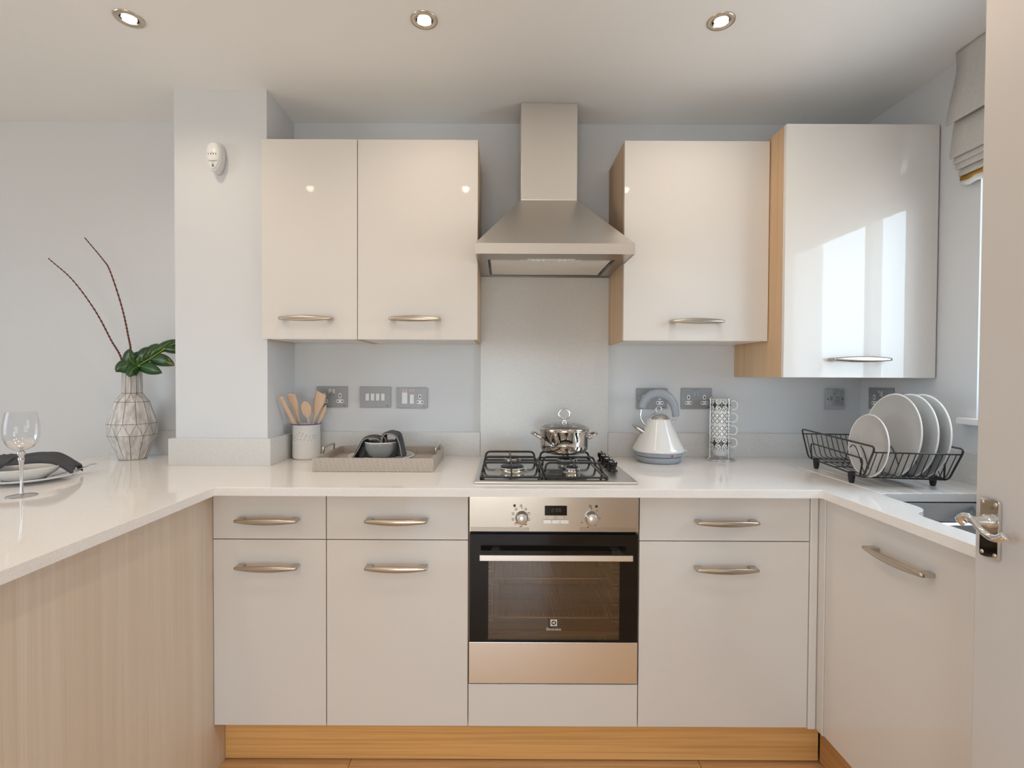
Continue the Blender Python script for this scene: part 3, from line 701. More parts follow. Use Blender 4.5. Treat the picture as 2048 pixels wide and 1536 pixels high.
# underside rim panel with an opening
b = B(); f0 = (HX0 + .045, HX1 - .05, HYF + .11, YW - .03); zu = hl0 + .003
for q in ((HX0 + .002, HX1 - .002, HYF + .002, f0[2]), (HX0 + .002, HX1 - .002, f0[3], YW - .004), (HX0 + .002, f0[0], f0[2], f0[3]), (f0[1], HX1 - .002, f0[2], f0[3])):
    b.box(q[0], q[1], q[2], q[3], zu, zu + .002)
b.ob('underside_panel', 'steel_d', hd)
b = B(); b.box(f0[0], f0[1], f0[2], f0[3], zu + .014, zu + .016); b.ob('recess_plate', 'black_en', hd)
b = B(); b.box(f0[0] + .010, f0[1] - .012, f0[2] + .026, f0[3] - .012, zu + .004, zu + .008, bev=.001); ft = b.ob('grease_filter', 'filter', hd)
b = B(); b.box(HCX - .012, HCX + .012, f0[2] + .03, f0[2] + .036, zu + .001, zu + .004, bev=.001); b.ob('filter_latch', 'chrome', ft)
for x0 in (f0[0] + .012, f0[1] - .132):
    b = B(); b.box(x0, x0 + .118, f0[2] + .004, f0[2] + .022, zu - .001, zu + .004, bev=.0015); b.ob('lamp_cover', 'thin_glass', hd)
b = B(); b.box(HCX - .10, HCX + .09, f0[2] - .012, f0[2] + .018, zu - .002, zu + .002, bev=.001); cp = b.ob('switch_panel', 'white_pl', hd)
for dx in (-.075, -.055, -.035, .03, .05):
    b = B(); b.box(HCX + dx - .006, HCX + dx + .006, f0[2] - .004, f0[2] + .008, zu - .006, zu - .002, bev=.001); b.ob('switch', 'white_pl', cp)

# ------------------------------------------------------------------ ceiling downlights (three in view, others light the rest of the room)
lamp = None; HOLES = []
def downlight(x, y, label, grp='recessed ceiling downlights'):
    global lamp
    if lamp is None:
        L = thing('ceiling_downlight', label, 'downlight', (x, y, ZC), group=grp)
        b = B(); b.lathe([(.027, .004), (.027, -.001), (.030, -.004), (.041, -.0045), (.0445, -.002), (.0450, 0)], n=40); b.ob('rim', 'nickel', L, local=True)
        b = B(); b.lathe([(.0268, -.0015), (.0262, .008), (.0225, .022), (.019, .030)], n=32); b.ob('reflector', 'chrome', L, local=True)
        b = B(); b.lathe([(0, .0115), (.012, .0125), (.0195, .018)], n=28); b.ob('bulb', 'lampglow', L, local=True)
        lamp = L
    else:
        L = copy_tree(lamp); L.location = (x, y, ZC); L['label'] = label
    ld = bpy.data.lights.new('downlight_beam', 'SPOT'); ld.energy = LAMP_W; ld.color = (1.0, 0.84, 0.67); ld.spot_size = math.radians(150); ld.spot_blend = 1.0; ld.shadow_soft_size = 0.022
    lo = bpy.data.objects.new('downlight_beam', ld); lo.location = (x, y, ZC - .008); C.objects.link(lo); HOLES.append((x, y))
    return L
LX = (-1.249, -0.2676, 0.720)
for x, lb in zip(LX, ('round brushed metal downlight in the ceiling, leftmost of the three', 'round brushed metal downlight in the ceiling above the hood, middle one of three', 'round brushed metal downlight in the ceiling, rightmost of the three')):
    downlight(x, 1.683, lb)
for yy, nm in ((0.966, 'second'), (-0.3, 'third'), (-1.6, 'last')):
    for x, wd in zip((-1.22, -.24, .766), ('left', 'middle', 'right')):
        downlight(x, yy, '%s downlight of the %s ceiling row behind the camera view' % (wd, nm), 'downlights outside the frame')
for yy in (-1.2, 0.4):
    downlight(-3.0, yy, 'downlight over the dining side %s' % ('far' if yy < 0 else 'near'), 'downlights outside the frame')
b = B()
for x, y in HOLES: b.lathe([(0, -.02), (.0272, -.02), (.0272, .05), (0, .05)], c=(x, y, ZC), n=32)
hc = b.ob('hole_cutter', 'ceil'); md = ceil_o.modifiers.new('holes', 'BOOLEAN'); md.object = hc; md.operation = 'DIFFERENCE'; md.solver = 'EXACT'
dg = bpy.context.evaluated_depsgraph_get(); dg.update()
me2 = bpy.data.meshes.new_from_object(ceil_o.evaluated_get(dg)); ceil_o.modifiers.clear(); ceil_o.data = me2; bpy.data.objects.remove(hc)

# ------------------------------------------------------------------ sheet helper (cloth, leaves)
def sheet(b, grid, th, smooth=True):
    n = len(grid); m = len(grid[0]); g = [[Vector(p) for p in r] for r in grid]; nm = []
    for i in range(n):
        for j in range(m):
            du = g[min(i + 1, n - 1)][j] - g[max(i - 1, 0)][j]; dv = g[i][min(j + 1, m - 1)] - g[i][max(j - 1, 0)]
            k = du.cross(dv); nm.append(k.normalized() if k.length > 1e-12 else Vector((0, 0, 1)))
    fl_ = [p for r in g for p in r]
    vs = [p + k * th / 2 for p, k in zip(fl_, nm)] + [p - k * th / 2 for p, k in zip(fl_, nm)]; o = n * m; fs = []
    for i in range(n - 1):
        for j in range(m - 1):
            a = i * m + j; fs.append((a, a + 1, a + m + 1, a + m)); fs.append((o + a, o + a + m, o + a + m + 1, o + a + 1))
    rim = [j for j in range(m)] + [i * m + m - 1 for i in range(1, n)] + [(n - 1) * m + j for j in reversed(range(m - 1))] + [i * m for i in reversed(range(1, n - 1))]
    for k in range(len(rim)):
        a, c = rim[k], rim[(k + 1) % len(rim)]; fs.append((a, c, c + o, a + o))
    b._new(vs, fs, smooth); return b

# ------------------------------------------------------------------ sink bowls
S = thing('sink', 'undermounted stainless steel one-and-a-half bowl sink in the right worktop', 'sink', (1.37, 1.3, ZTB - .2))
def bowl(x0, x1, y0, y1, d):
    b = B(); cx, cy = (x0 + x1) / 2, (y0 + y1) / 2; rings = []
    for (ins, z, r) in ((-.010, ZTB - .0005, .055), (0, ZTB - .0008, .05), (0.003, ZTB - .008, .05), (.010, ZTB - d + .03, .045), (.03, ZTB - d + .005, .03), (.06, ZTB - d, .02)):
        rings.append([(cx + px, cy + py, z) for px, py in rrect(x1 - x0 - 2 * ins, y1 - y0 - 2 * ins, r, 6)])
    vs = [p for r in rings for p in r]; n = len(rings[0]); fs = []
    for i in range(len(rings) - 1):
        for k in range(n): fs.append((i * n + k, i * n + (k + 1) % n, (i + 1) * n + (k + 1) % n, (i + 1) * n + k))
    fs.append(tuple((len(rings) - 1) * n + k for k in range(n)))
    b._new(vs, fs, True); o = b.ob('bowl', 'sink', S)
    b = B(); b.lathe([(0, .002), (.02, .0015), (.03, .004), (.04, .003), (.042, 0)], c=(cx, cy, ZTB - d), n=24); b.ob('drain', 'chrome', o)
bowl(1.222, 1.605, 1.425, 1.648, .14); bowl(1.147, 1.605, .852, 1.400, .20)
# tap (stands mostly behind the open door)
t = thing('mixer_tap', 'chrome mixer tap standing behind the sink', 'tap', (1.645, 1.15, ZT))
b = B(); b.lathe([(.026, 0), (.026, .006), (.018, .010), (.017, .09), (.012, .1), (0, .1)], c=(1.645, 1.15, ZT), n=24); b.tube(smoothpath([(1.645, 1.15, ZT + .09), (1.645, 1.15, ZT + .25), (1.61, 1.15, ZT + .31), (1.54, 1.15, ZT + .31), (1.50, 1.15, ZT + .24)], 8), .011, n=14); b.ob('spout', 'chrome', t)
b = B(); b.tube([(1.645, 1.135, ZT + .06), (1.645, 1.09, ZT + .075)], .007, n=10); b.ob('lever', 'chrome', t)

# ------------------------------------------------------------------ roman blind
bl = thing('roman_blind', 'folded pale grey linen roman blind above the sink window', 'blind', (1.65, 1.25, 2.15))
BY0, BY1 = 0.60, 1.838
def blind_panel(prof, th=.003, nj=24, mat='linen', wav=.0, name='fold'):
    pr = smoothpath([(x, 0, z) for x, z in prof], 4); g = []
    for p in pr:
        g.append([(p.x + wav * math.sin(j * 1.9 + p.z * 60), BY0 + (BY1 - BY0) * j / nj, p.z + wav * math.sin(j * 2.7)) for j in range(nj + 1)])
    b = B(); sheet(b, g, th); return b.ob(name, mat, bl)
b = B(); b.box(1.655, XR - .001, BY0, BY1, 2.55, ZC - .001, bev=.002); b.ob('headrail', 'white_pl', bl)
blind_panel([(1.643, 2.597), (1.646, 2.55), (1.641, 2.50), (1.624, 2.42), (1.611, 2.352), (1.611, 2.336), (1.628, 2.345)])
blind_panel([(1.660, 2.40), (1.642, 2.345), (1.634, 2.29), (1.627, 2.225), (1.630, 2.216), (1.645, 2.222)])
blind_panel([(1.668, 2.27), (1.646, 2.225), (1.640, 2.198), (1.648, 2.196)])
blind_panel([(1.672, 2.25), (1.652, 2.205), (1.647, 2.178), (1.655, 2.176)])
blind_panel([(1.676, 2.23), (1.665, 2.18), (1.661, 2.155), (1.668, 2.153)])
blind_panel([(1.672, 2.158), (1.666, 2.142), (1.672, 2.134)], .004, 30, 'brass', .0015, 'gold_trim')
blind_panel([(1.670, 2.136), (1.664, 2.124), (1.674, 2.116)], .004, 40, 'cer_white', .0025, 'lining')
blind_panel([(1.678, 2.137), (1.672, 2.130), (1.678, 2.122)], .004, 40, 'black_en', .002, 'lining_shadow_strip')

# ------------------------------------------------------------------ sockets and switches
def slot(b, cx, cz, w_, h_, y=-.0068):
    r = min(w_, h_) / 2 * .98; pts = [(cx + p, cz + q) for p, q in rrect(w_, h_, r, 6)]; b.prism(pts, y, -.0045, 'xz')
def outlet(W, cx):
    b = B(); slot(b, cx, .0055, .0135, .0235); o = b.ob('socket_insert', 'white_pl', W, local=True)
    b = B(); b.box(cx - .0025, cx + .0025, -.0072, -.006, .000, .011); b.ob('pin_hole', 'print', o, local=True)
    b = B(); slot(b, cx, -.0205, .036, .0175); o = b.ob('socket_insert', 'white_pl', W, local=True)
    for s_ in (-1, 1):
        b = B(); b.box(cx + s_ * .011 - .0035, cx + s_ * .011 + .0035, -.0072, -.006, -.0232, -.0178); b.ob('pin_hole', 'print', o, local=True)
def rocker(W, cx, cz, w_, h_, mat='white_pl'):
    b = B(); b.prism([(-.0085, cz + h_ / 2), (-.004, cz + h_ / 2), (-.004, cz - h_ / 2), (-.0105, cz - h_ / 2)], cx - w_ / 2, cx + w_ / 2, 'yz', bev=.0008); b.ob('rocker_switch', mat, W, local=True)
def faceplate(W, w_, h_=.0985, mat='socket'):
    b = B(); b.prism(rrect(w_, h_, .004, 4), -.006, 0, 'xz', bev=.0012); b.ob('faceplate', mat, W, local=True)
def screws(W, xs, mat='nickel'):
    for x in xs:
        b = B(); b.lathe([(0, .0012), (.002, .001), (.0034, 0)], n=12, xf=Matrix.Translation((x, -.006, 0)) @ Matrix.Rotation(math.radians(90), 4, 'X')); b.ob('screw', mat, W, local=True)
def maker_mark(W, x):
    b = B(); b.box(x - .007, x + .007, -.00625, -.0058, -.0415, -.0395); b.ob('maker_mark', 'print', W, local=True)
G = 'metal sockets and switches above the worktop'
def dbl(px, py, label, loc=None, rz=0):
    p = loc or at(px, py, YW - .0003); W = thing('wall_socket', label, 'socket', p, rz, G); faceplate(W, .1465)
    outlet(W, -.0375); outlet(W, .0375); rocker(W, -.0085, .0245, .0145, .030, 'socket_dark'); rocker(W, .0085, .0245, .0145, .030, 'socket_dark'); screws(W, (-.06, .06)); maker_mark(W, .058)
dbl(665, 793.5, 'brushed metal double socket partly hidden behind the wooden utensils')
dbl(1303, 797, 'brushed metal double socket directly behind the kettle handle')
dbl(1392, 797, 'brushed metal double socket between the kettle and the mug stack')
dbl(0, 0, 'dark metal double socket on the right wall behind the drying plates', Vector((XR - .0003, 2.238, 1.42 - (798 - 753.6) * 2.238 / 1000)), math.radians(-90))
p = at(751, 794, YW - .0003); W = thing('light_switch', 'brushed metal switch plate with four white rockers', 'switch', p, 0, G); faceplate(W, .1465)
for dx in (-.0365, -.012, .0125, .037): rocker(W, dx, .0, .0165, .033)
screws(W, (.062,)); maker_mark(W, .058)
p = at(824, 795.5, YW - .0003); W = thing('cooker_switch', 'brushed metal cooker switch plate with two red indicators and one socket', 'switch', p, 0, G); faceplate(W, .1465)
rocker(W, -.033, -.001, .0255, .054); rocker(W, .001, -.006, .019, .044); outlet(W, .038); screws(W, (-.062, .0625)); maker_mark(W, .058)
for dx in (-.033, .001):
    b = B(); slot(b, dx, .0345, .020, .008); o = b.ob('indicator_bezel', 'white_pl', W, local=True); b = B(); b.box(dx - .006, dx + .006, -.0073, -.006, .0325, .0365); b.ob('indicator', 'red', o, local=True)
p = at(1668.5, 798, YW - .0003); W = thing('fused_switch', 'polished metal single fused switch plate left of the drying plates', 'switch', p, 0, G); faceplate(W, .089, mat='socket_dark')
rocker(W, .012, -.002, .021, .034, 'socket'); rocker(W, .030, .032, .019, .022, 'grey_pl'); screws(W, (-.034, .035), 'print')
b = B(); slot(b, -.018, .003, .010, .022, -.008); b.ob('fuse_holder', 'socket', W, local=True)
b = B(); b.lathe([(0, .001), (.0025, .0008), (.003, 0)], n=12, xf=Matrix.Translation((-.001, -.006, .024)) @ Matrix.Rotation(math.radians(90), 4, 'X')); b.ob('screw', 'print', W, local=True)

# ------------------------------------------------------------------ sensor on the pillar
p = at(438.5, 321, PY - .0003); W = thing('gas_alarm', 'white teardrop shaped alarm unit fixed to the pillar', 'alarm', p, 0)
def tear(w_, h_, n=40):
    o = []
    for i in range(n):
        a = 2 * PI * i / n; c_, s_ = math.cos(a), math.sin(a); k = 1 - .36 * ((1 - s_) / 2) ** 1.2
        o.append((w_ / 2 * math.copysign(abs(c_) ** .85, c_) * k, h_ / 2 * math.copysign(abs(s_) ** .9, s_)))
    return o
def loft(b, polys, ys, smooth=True):
    n = len(polys[0]); vs = [(x, y, z) for P_, y in zip(polys, ys) for x, z in P_]; fs = []
    for i in range(len(polys) - 1):
        for k in range(n): fs.append((i * n + k, i * n + (k + 1) % n, (i + 1) * n + (k + 1) % n, (i + 1) * n + k))
    fs += [tuple(range(n)), tuple((len(polys) - 1) * n + k for k in range(n))]
    b._new(vs, fs, smooth)
b = B(); loft(b, [tear(.070, .125), tear(.072, .127), tear(.069, .122), tear(.062, .112)], [0, -.018, -.034, -.040]); b.ob('housing', 'sensor', W, local=True)
b = B(); loft(b, [[(x - .002, z + .003) for x, z in tear(.061, .108)], [(x - .002, z + .003) for x, z in tear(.058, .104)]], [-.0395, -.0430]); fp_ = b.ob('front_cover', 'white_pl', W, local=True)
for dx in (-.010, .0, .010):
    b = B(); b.box(dx - .0014, dx + .0014, -.0438, -.0425, .006, .0115); b.ob('indicator_light', 'print', fp_, local=True)
b = B(); b.lathe([(0, .0006), (.002, .0004), (.0022, 0)], n=12, xf=Matrix.Translation((-.0205, -.0429, .009)) @ Matrix.Rotation(math.radians(90), 4, 'X')); b.ob('button', 'blue', fp_, local=True)
b = text_bm('Honeywell', .0082, face_y((-.002, -.0433, -.018)), .0001)
b.ob('lettering', 'print', fp_, local=True)
for z, wd in ((-.0245, .018), (-.033, .006), (-.0375, .010), (-.042, .007), (.015, .020)):
    b = B(); b.box(-wd / 2 - .002, wd / 2 - .002, -.0436, -.0428, z - (.0003 if abs(z) < .03 else .0013), z + (.0003 if abs(z) < .03 else .0013)); b.ob('printed_line', 'print', fp_, local=True)

# ------------------------------------------------------------------ hob
HBX0, HBX1, HBY0, HBY1 = -0.100, 0.478, 1.748, 2.245; hz = ZT
hb = thing('gas_hob', 'four burner stainless steel gas hob with black pan supports', 'hob', ((HBX0 + HBX1) / 2, 2.0, ZT))
b = B(); b.box(HBX0, HBX1, HBY0, HBY1, hz + .0003, hz + .0085, bev=.003, seg=3); b.ob('hob_plate', 'steel_h', hb)
b = B(); b.box(HBX0 + .012, HBX0 + .47, HBY0 + .018, HBY1 - .014, hz + .0086, hz + .0096, bev=.0004); b.ob('burner_well', P('polished_well', (0.60, 0.575, 0.55), 0.10, 1.0), hb)
zp = hz + .0096
def burner(x, y, r):
    B0 = B(); B0.lathe([(r * 1.5, 0), (r * 1.45, .001), (r * 1.05, .0015), (r * .98, .004), (r * .98, .013), (r, .0145), (r * .55, .0148)], c=(x, y, zp), n=40)
    o = B0.ob('burner', 'nickel', hb)
    b = B(); b.lathe([(r * .97, .0146), (r * .97, .0195), (r * .93, .0225), (0, .0232)], c=(x, y, zp), n=40); b.ob('burner_cap', 'black_en', o)
    b = B(); n = max(12, int(r * 700))
    b.lathe([(r * .985, .0125), (r * 1.01, .0128), (r * 1.01, .0165), (r * .985, .0168)], c=(x, y, zp), n=40); b.ob('flame_ring', 'white_pl', o)
    b = B(); b.tube([(x + r * 1.15, y - .006, zp), (x + r * 1.15, y - .006, zp + .016)], .002, n=8); b.ob('igniter', 'cer_white', o)
burner(.037, 1.935, .046); burner(.040, 2.15, .031); burner(.273, 2.135, .037); burner(.268, 1.925, .024)
zg = hz + .050
def grate(x0, x1):
    g = thing('pan_support', '%s black enamelled pan support on the gas hob' % ('left' if x0 < .1 else 'right'), 'pan support', ((x0 + x1) / 2, 2.0, ZT), group='pan supports on the hob')
    cx = (x0 + x1) / 2; zf = zp + .006
    b = B(); b.tube(fillet([(x0, 1.79, zf), (x1, 1.79, zf), (x1, 2.225, zf), (x0, 2.225, zf)], .012, 4, True), .0036, n=10, closed=True); b.ob('base_frame', 'black_en', g)
    for y in (1.90, 2.03, 2.17):
        b = B(); xa, xb = x0 + .004, x1 - .004; b.tube(fillet([(xa - .002, y - .012, zf), (xa + .004, y, zg), (xb - .004, y, zg), (xb + .002, y - .012, zf)], .022, 6), .0044, n=10); b.ob('support_bar', 'black_en', g)
    b = B(); b.tube(fillet([(cx, 2.225, zf), (cx, 2.205, zg), (cx, 1.83, zg), (cx, 1.79, zf)], .012, 5), .0032, n=8); b.ob('centre_bar', 'black_en', g)
    for x in (x0, x1):
        for y in (1.80, 2.215):
            b = B(); b.lathe([(.004, 0), (.005, .004), (.003, .006)], c=(x, y, zp + .0001), n=10); b.ob('rubber_foot', 'rubber', g)
grate(-.078, .142); grate(.158, .378)
for i, y in enumerate((1.955, 2.032, 2.108, 2.182)):
    x = .432; b = B(); b.lathe([(.019, 0), (.019, .003), (.0125, .006), (.012, .014), (.0165, .020), (.0175, .034), (.0155, .037), (0, .037)], c=(x, y, hz + .0087), n=28); k = b.ob('control_knob', 'black', hb)
    b = B(); b.lathe([(.0158, .0368), (.0155, .0382), (0, .0382)], c=(x, y, hz + .0087), n=28); b.ob('knob_cap', 'socket_dark', k)
    b = B(); b.box(x - .002, x + .002, y - .0165, y + .0165, hz + .046, hz + .052, bev=.001); b.ob('knob_grip', 'black', k)

# ------------------------------------------------------------------ saucepan
PXc, PYc = .260, 2.115; pz = zg + .0046
pt = thing('saucepan', 'polished steel casserole pan with glass lid standing on the hob', 'saucepan', (PXc, PYc, pz))
R_ = .101; Hh = .098
b = B(); b.lathe([(0, 0), (R_ * .72, .0), (R_ * .90, .006), (R_ * .985, .022), (R_, .04), (R_, Hh - .006), (R_ + .004, Hh - .002), (R_ + .004, Hh), (R_ - .002, Hh), (R_ - .003, .04), (R_ * .9, .01), (0, .006)], c=(PXc, PYc, pz), n=56); b.ob('body', 'pot', pt)
for s_ in (-1, 1):
    b = B(); z = pz + .074
    b.tube(smoothpath([(PXc + s_ * (R_ - .003), PYc - .034, z - .010), (PXc + s_ * (R_ + .022), PYc - .030, z + .006), (PXc + s_ * (R_ + .037), PYc, z + .010), (PXc + s_ * (R_ + .022), PYc + .030, z + .006), (PXc + s_ * (R_ - .003), PYc + .034, z - .010)], 6), .0058, n=12); b.ob('handle', 'pot', pt)
lid = B(); lid.lathe([(R_ + .0045, Hh + .0005), (R_ + .0055, Hh + .006), (R_ + .002, Hh + .012), (R_ - .004, Hh + .013), (R_ - .004, Hh + .002)], c=(PXc, PYc, pz), n=56); lidr = lid.ob('lid_rim', 'pot', pt)
b = B(); b.lathe([(R_ - .004, Hh + .012), (R_ * .8, Hh + .020), (R_ * .45, Hh + .0285), (.011, Hh + .031), (.011, Hh + .0285), (R_ * .45, Hh + .026), (R_ * .8, Hh + .0175), (R_ - .004, Hh + .0095)], c=(PXc, PYc, pz), n=56); b.ob('lid_glass', 'lid_glass', pt)
b = B(); b.lathe([(.014, .029), (.015, .033), (.010, .036), (.009, .044), (.012, .048), (.012, .051), (0, .052)], c=(PXc, PYc, pz + Hh), n=24); kn = b.ob('lid_knob', 'chrome', pt)
b = B(); zt = pz + Hh + .050
b.tube(smoothpath([(PXc - .006, PYc, zt), (PXc - .018, PYc, zt + .005), (PXc - .0235, PYc, zt + .015), (PXc - .016, PYc, zt + .031), (PXc, PYc, zt + .037), (PXc + .016, PYc, zt + .031), (PXc + .0235, PYc, zt + .015), (PXc + .018, PYc, zt + .005), (PXc + .006, PYc, zt)], 5), .0022, n=10, flat=1.8); b.ob('lid_ring', 'chrome', pt)

# ------------------------------------------------------------------ kettle
KY = 2.235; KX = at(1317, 900, KY).x
kt = thing('kettle', 'cream pyramid electric kettle with grey arched handle', 'kettle', (KX, KY, ZT))
def kp(px, py, y=KY): return at(px, py, y)
b = B(); b.lathe([(0, .0003), (.088, .0003), (.094, .004), (.0965, .024), (.094, .027), (0, .027)], c=(KX, KY, ZT), n=56); b.ob('power_base', 'grey_pl', kt)
b = B(); b.lathe([(0, .0285), (.097, .0285), (.1035, .034), (.1075, .048), (0, .048)], c=(KX, KY, ZT), n=56); gb = b.ob('lower_band', 'grey_pl', kt)
b = B(); b.lathe([(.088, .0265), (.088, .029)], c=(KX, KY, ZT), n=40); b.ob('gap_ring', 'rubber', kt)
prof = [(.1070, .0475), (.1115, .049), (.1135, .053), (.1125, .058)]
for i in range(1, 13): t = i / 12; prof.append((.1125 - (.1125 - .0475) * t - .0015 * math.sin(PI * t), .058 + (.190 - .058) * t))
b = B(); b.lathe(prof, c=(KX, KY, ZT), n=64); b.ob('body', 'enamel', kt)
b = B(); b.lathe([(.0475, .1895), (.044, .196), (.036, .206), (.022, .2145), (0, .218)], c=(KX, KY, ZT), n=48); ld_ = b.ob('lid', 'chrome', kt)
zr = ZT + .2315; b = B(); b.tube([(KX - .0005 + .0125 * math.cos(a), KY, zr + .0140 * math.sin(a)) for a in [2 * PI * i / 32 for i in range(32)]], .0019, n=8, closed=True); b.ob('lid_ring', 'chrome', ld_)
# spout
b = B(); tip = kp(1265.5, 852); root = kp(1288, 863)
rings = []; n = 20
for t, ra, rb in ((0, .006, .004), (.12, .013, .008), (.4, .021, .014), (1.0, .031, .020), (1.3, .033, .021)):
    c = tip.lerp(root, t); c.z -= .004 * t
    ax = Vector((.55, 0, -.83)).normalized()
    rings.append([c + ax * (ra * math.cos(2 * PI * k / n)) + Vector((0, 1, 0)) * (rb * math.sin(2 * PI * k / n)) for k in range(n)])
vs = [p for r in rings for p in r]; fs = [(i * n + k, i * n + (k + 1) % n, (i + 1) * n + (k + 1) % n, (i + 1) * n + k) for i in range(len(rings) - 1) for k in range(n)]
fs.append(tuple(reversed(range(n)))); b._new(vs, fs, True); b.ob('spout', 'pot', kt)
# handle
for pp in ([(1291.5, 850), (1284, 843), (1281.5, 832), (1283.5, 817)], [(1342, 847), (1348, 841), (1351.5, 833), (1352, 827)]):
    b = B(); b.tube(smoothpath([kp(x, y) for x, y in pp], 6), .0042, n=12); b.ob('handle_bracket', 'chrome', kt)
gp = smoothpath([kp(x, y) for x, y in ((1284, 817), (1287, 806), (1296, 794), (1309, 788), (1322, 787.5), (1335, 793), (1345, 804), (1350, 818), (1351.5, 833))], 6)
b = B(); n_ = len(gp); b.tube(gp, [.0105 + .003 * math.sin(PI * i / (n_ - 1)) for i in range(n_)], n=16, flat=1.5); b.ob('handle_grip', 'grey_pl', kt)
b = B(); p = kp(1371, 901); b.box(KX + .108, p.x + .004, KY - .008, KY + .008, p.z - .002, p.z + .0025, bev=.001); b.ob('switch_lever', 'white_pl', kt)
# indicator and lettering follow the curved wall
def on_cone(ang, h, r, out=.0006):
    tilt = math.atan2(.065, .132)
    return Matrix.Translation((KX, KY, ZT)) @ Matrix.Rotation(ang, 4, 'Z') @ Matrix.Translation((0, -r - out, h)) @ Matrix.Rotation(math.radians(90) - tilt, 4, 'X')
b = text_bm('morphy richards', .0105, Matrix.Identity(4), .00008)
for v in b.bm.verts:
    a = v.co.x / .107; m_ = Matrix.Rotation(a + math.radians(17), 4, 'Z'); q = m_ @ Vector((0, -(.1125 - (v.co.y + .010) * .49) - .0012, 0)); v.co = Vector((KX + q.x, KY + q.y, ZT + .062 + v.co.y + v.co.z))
b.ob('lettering', 'print', kt)
b = B(); b.lathe([(.0048, 0), (.0045, .001), (0, .0012)], n=20, xf=Matrix.Translation((KX, KY, ZT)) @ Matrix.Rotation(math.radians(15), 4, 'Z') @ Matrix.Translation((0, -.1052, .039)) @ Matrix.Rotation(math.radians(110), 4, 'X')); b.ob('indicator', 'red', gb)

# ------------------------------------------------------------------ mug tower
MX, MY = at(1440.5, 900, 2.272).x, 2.272
ms = thing('mug_stand', 'chrome wire stand holding the four stacked mugs', 'stand', (MX, MY, ZT))
b = B(); b.tube([(.062 * math.cos(a), .052 * math.sin(a), .0032) for a in [2 * PI * i / 40 for i in range(40)]], .0024, n=8, closed=True); b.ob('base_ring', 'chrome', ms, local=True)
b = B(); b.tube([(.0465 * math.cos(a), .0465 * math.sin(a), .050) for a in [2 * PI * i / 40 for i in range(40)]], .0022, n=8, closed=True); b.ob('cup_ring', 'chrome', ms, local=True)
for ad in (183, -70, 28, 110):
    a = math.radians(ad); b = B(); cx, cy = math.cos(a), math.sin(a)
    b.tube(fillet([(.060 * cx, .050 * cy, .0035), (.0485 * cx, .0485 * cy, .012), (.0485 * cx, .0485 * cy, .284), (.042 * cx, .042 * cy, .287)], .006, 4), .0017, n=8); b.ob('upright', 'chrome', ms, local=True)
def mug(k, kind, label):
    z = .053 + .057 * k
    m = thing('mug', label, 'mug', (MX, MY, ZT + z), math.radians(-8), 'patterned mugs stacked in the wire stand'); r = .0435
    b = B(); b.lathe([(r, .0), (r, .052)], n=48); b.ob('printed_wall', 'mug_' + kind, m, local=True)
    b = B(); b.lathe([(0, -.030), (.024, -.031), (.0265, -.028), (.034, -.016), (.040, -.004), (r - .0003, .0005), (r - .0004, .0525), (r - .001, .0545), (r - .003, .054), (r - .0035, .004), (.030, -.014), (.022, -.025), (0, -.026)], n=48); b.ob('cup', 'cer_white', m, local=True)
    b = B(); b.tube([(r + .0095 + .0185 * math.cos(q), 0, .027 + .0205 * math.sin(q)) for q in [math.radians(-142 + 284 * i / 22) for i in range(23)]], .0032, n=10, flat=1.3); b.ob('handle', 'cer_white', m, local=True)
mug(3, 'star', 'white mug with dark star pattern at the top of the stack')
mug(2, 'lattice', 'white mug with diamond lattice pattern, second from the top')
mug(1, 'lattice', 'white mug with diamond lattice pattern, third from the top')
mug(0, 'star', 'white mug with dark star pattern at the bottom of the stack')

# ------------------------------------------------------------------ dish rack and plates
DRC = Vector((1.409, 1.913, ZT)); DRZ = math.radians(-9.5)
dr = thing('dish_rack', 'black wire dish rack standing on the draining grooves', 'dish rack', DRC, DRZ)
hx = .130
for s_ in (-1, 1):
    b = B(); b.tube(fillet([(s_ * hx, -.287, .1495), (s_ * hx, .287, .1495), (s_ * hx, .215, .034), (s_ * hx, -.215, .034)], .022, 5, True), .0033, n=10, closed=True); f_ = b.ob('side_frame', 'black_wire', dr, local=True)
    b = B(); b.tube(fillet([(s_ * hx, -.195, .034), (s_ * (hx - .004), -.205, .098), (s_ * (hx - .004), .205, .098), (s_ * hx, .185, .034)], .022, 5), .0030, n=10); b.ob('inner_frame', 'black_wire', dr, local=True)
    for y in (-.14, .14):
        b = B(); b.lathe([(.0075, .0003), (.010, .012), (.0115, .030), (.0115, .039), (.006, .041)], c=(s_ * hx, y, 0), n=16); b.ob('foot', 'rubber', dr, local=True)
    b = B(); b.tube([(-hx, s_ * .272, .130), (hx, s_ * .272, .130)], .0025, n=8); b.ob('rim_wire', 'black_wire', dr, local=True)
for y in (-.205, -.195, -.10, 0, .10, .195):
    b = B(); b.tube([(-hx, y, .0335), (hx, y, .0335)], .002, n=6); b.ob('cross_wire', 'black_wire', dr, local=True)
b = B(); b.tube(fillet([(0, -.272, .130), (0, -.222, .040), (0, .222, .040), (0, .272, .130)], .018, 4), .0017, n=6); w0 = b.ob('basket_wire', 'black_wire', dr, local=True)
for k in range(13):
    o = w0 if k == 0 else w0.copy()
    if k: C.objects.link(o)
    o.location.x = -.117 + .0195 * k
b = B(); b.tube(smoothpath([(0, -.205, .038), (0, -.185, .062), (0, -.150, .118), (0, -.122, .134), (0, -.094, .118), (0, -.058, .062), (0, -.035, .038)], 4), .0017, n=6); w1_ = b.ob('plate_loop', 'black_wire', dr, local=True)
for k, x in enumerate((-.117, -.0975, -.078, .0, .0195, .0585, .098, .117)):
    o = w1_ if k == 0 else w1_.copy()
    if k: C.objects.link(o)
    o.location.x = x
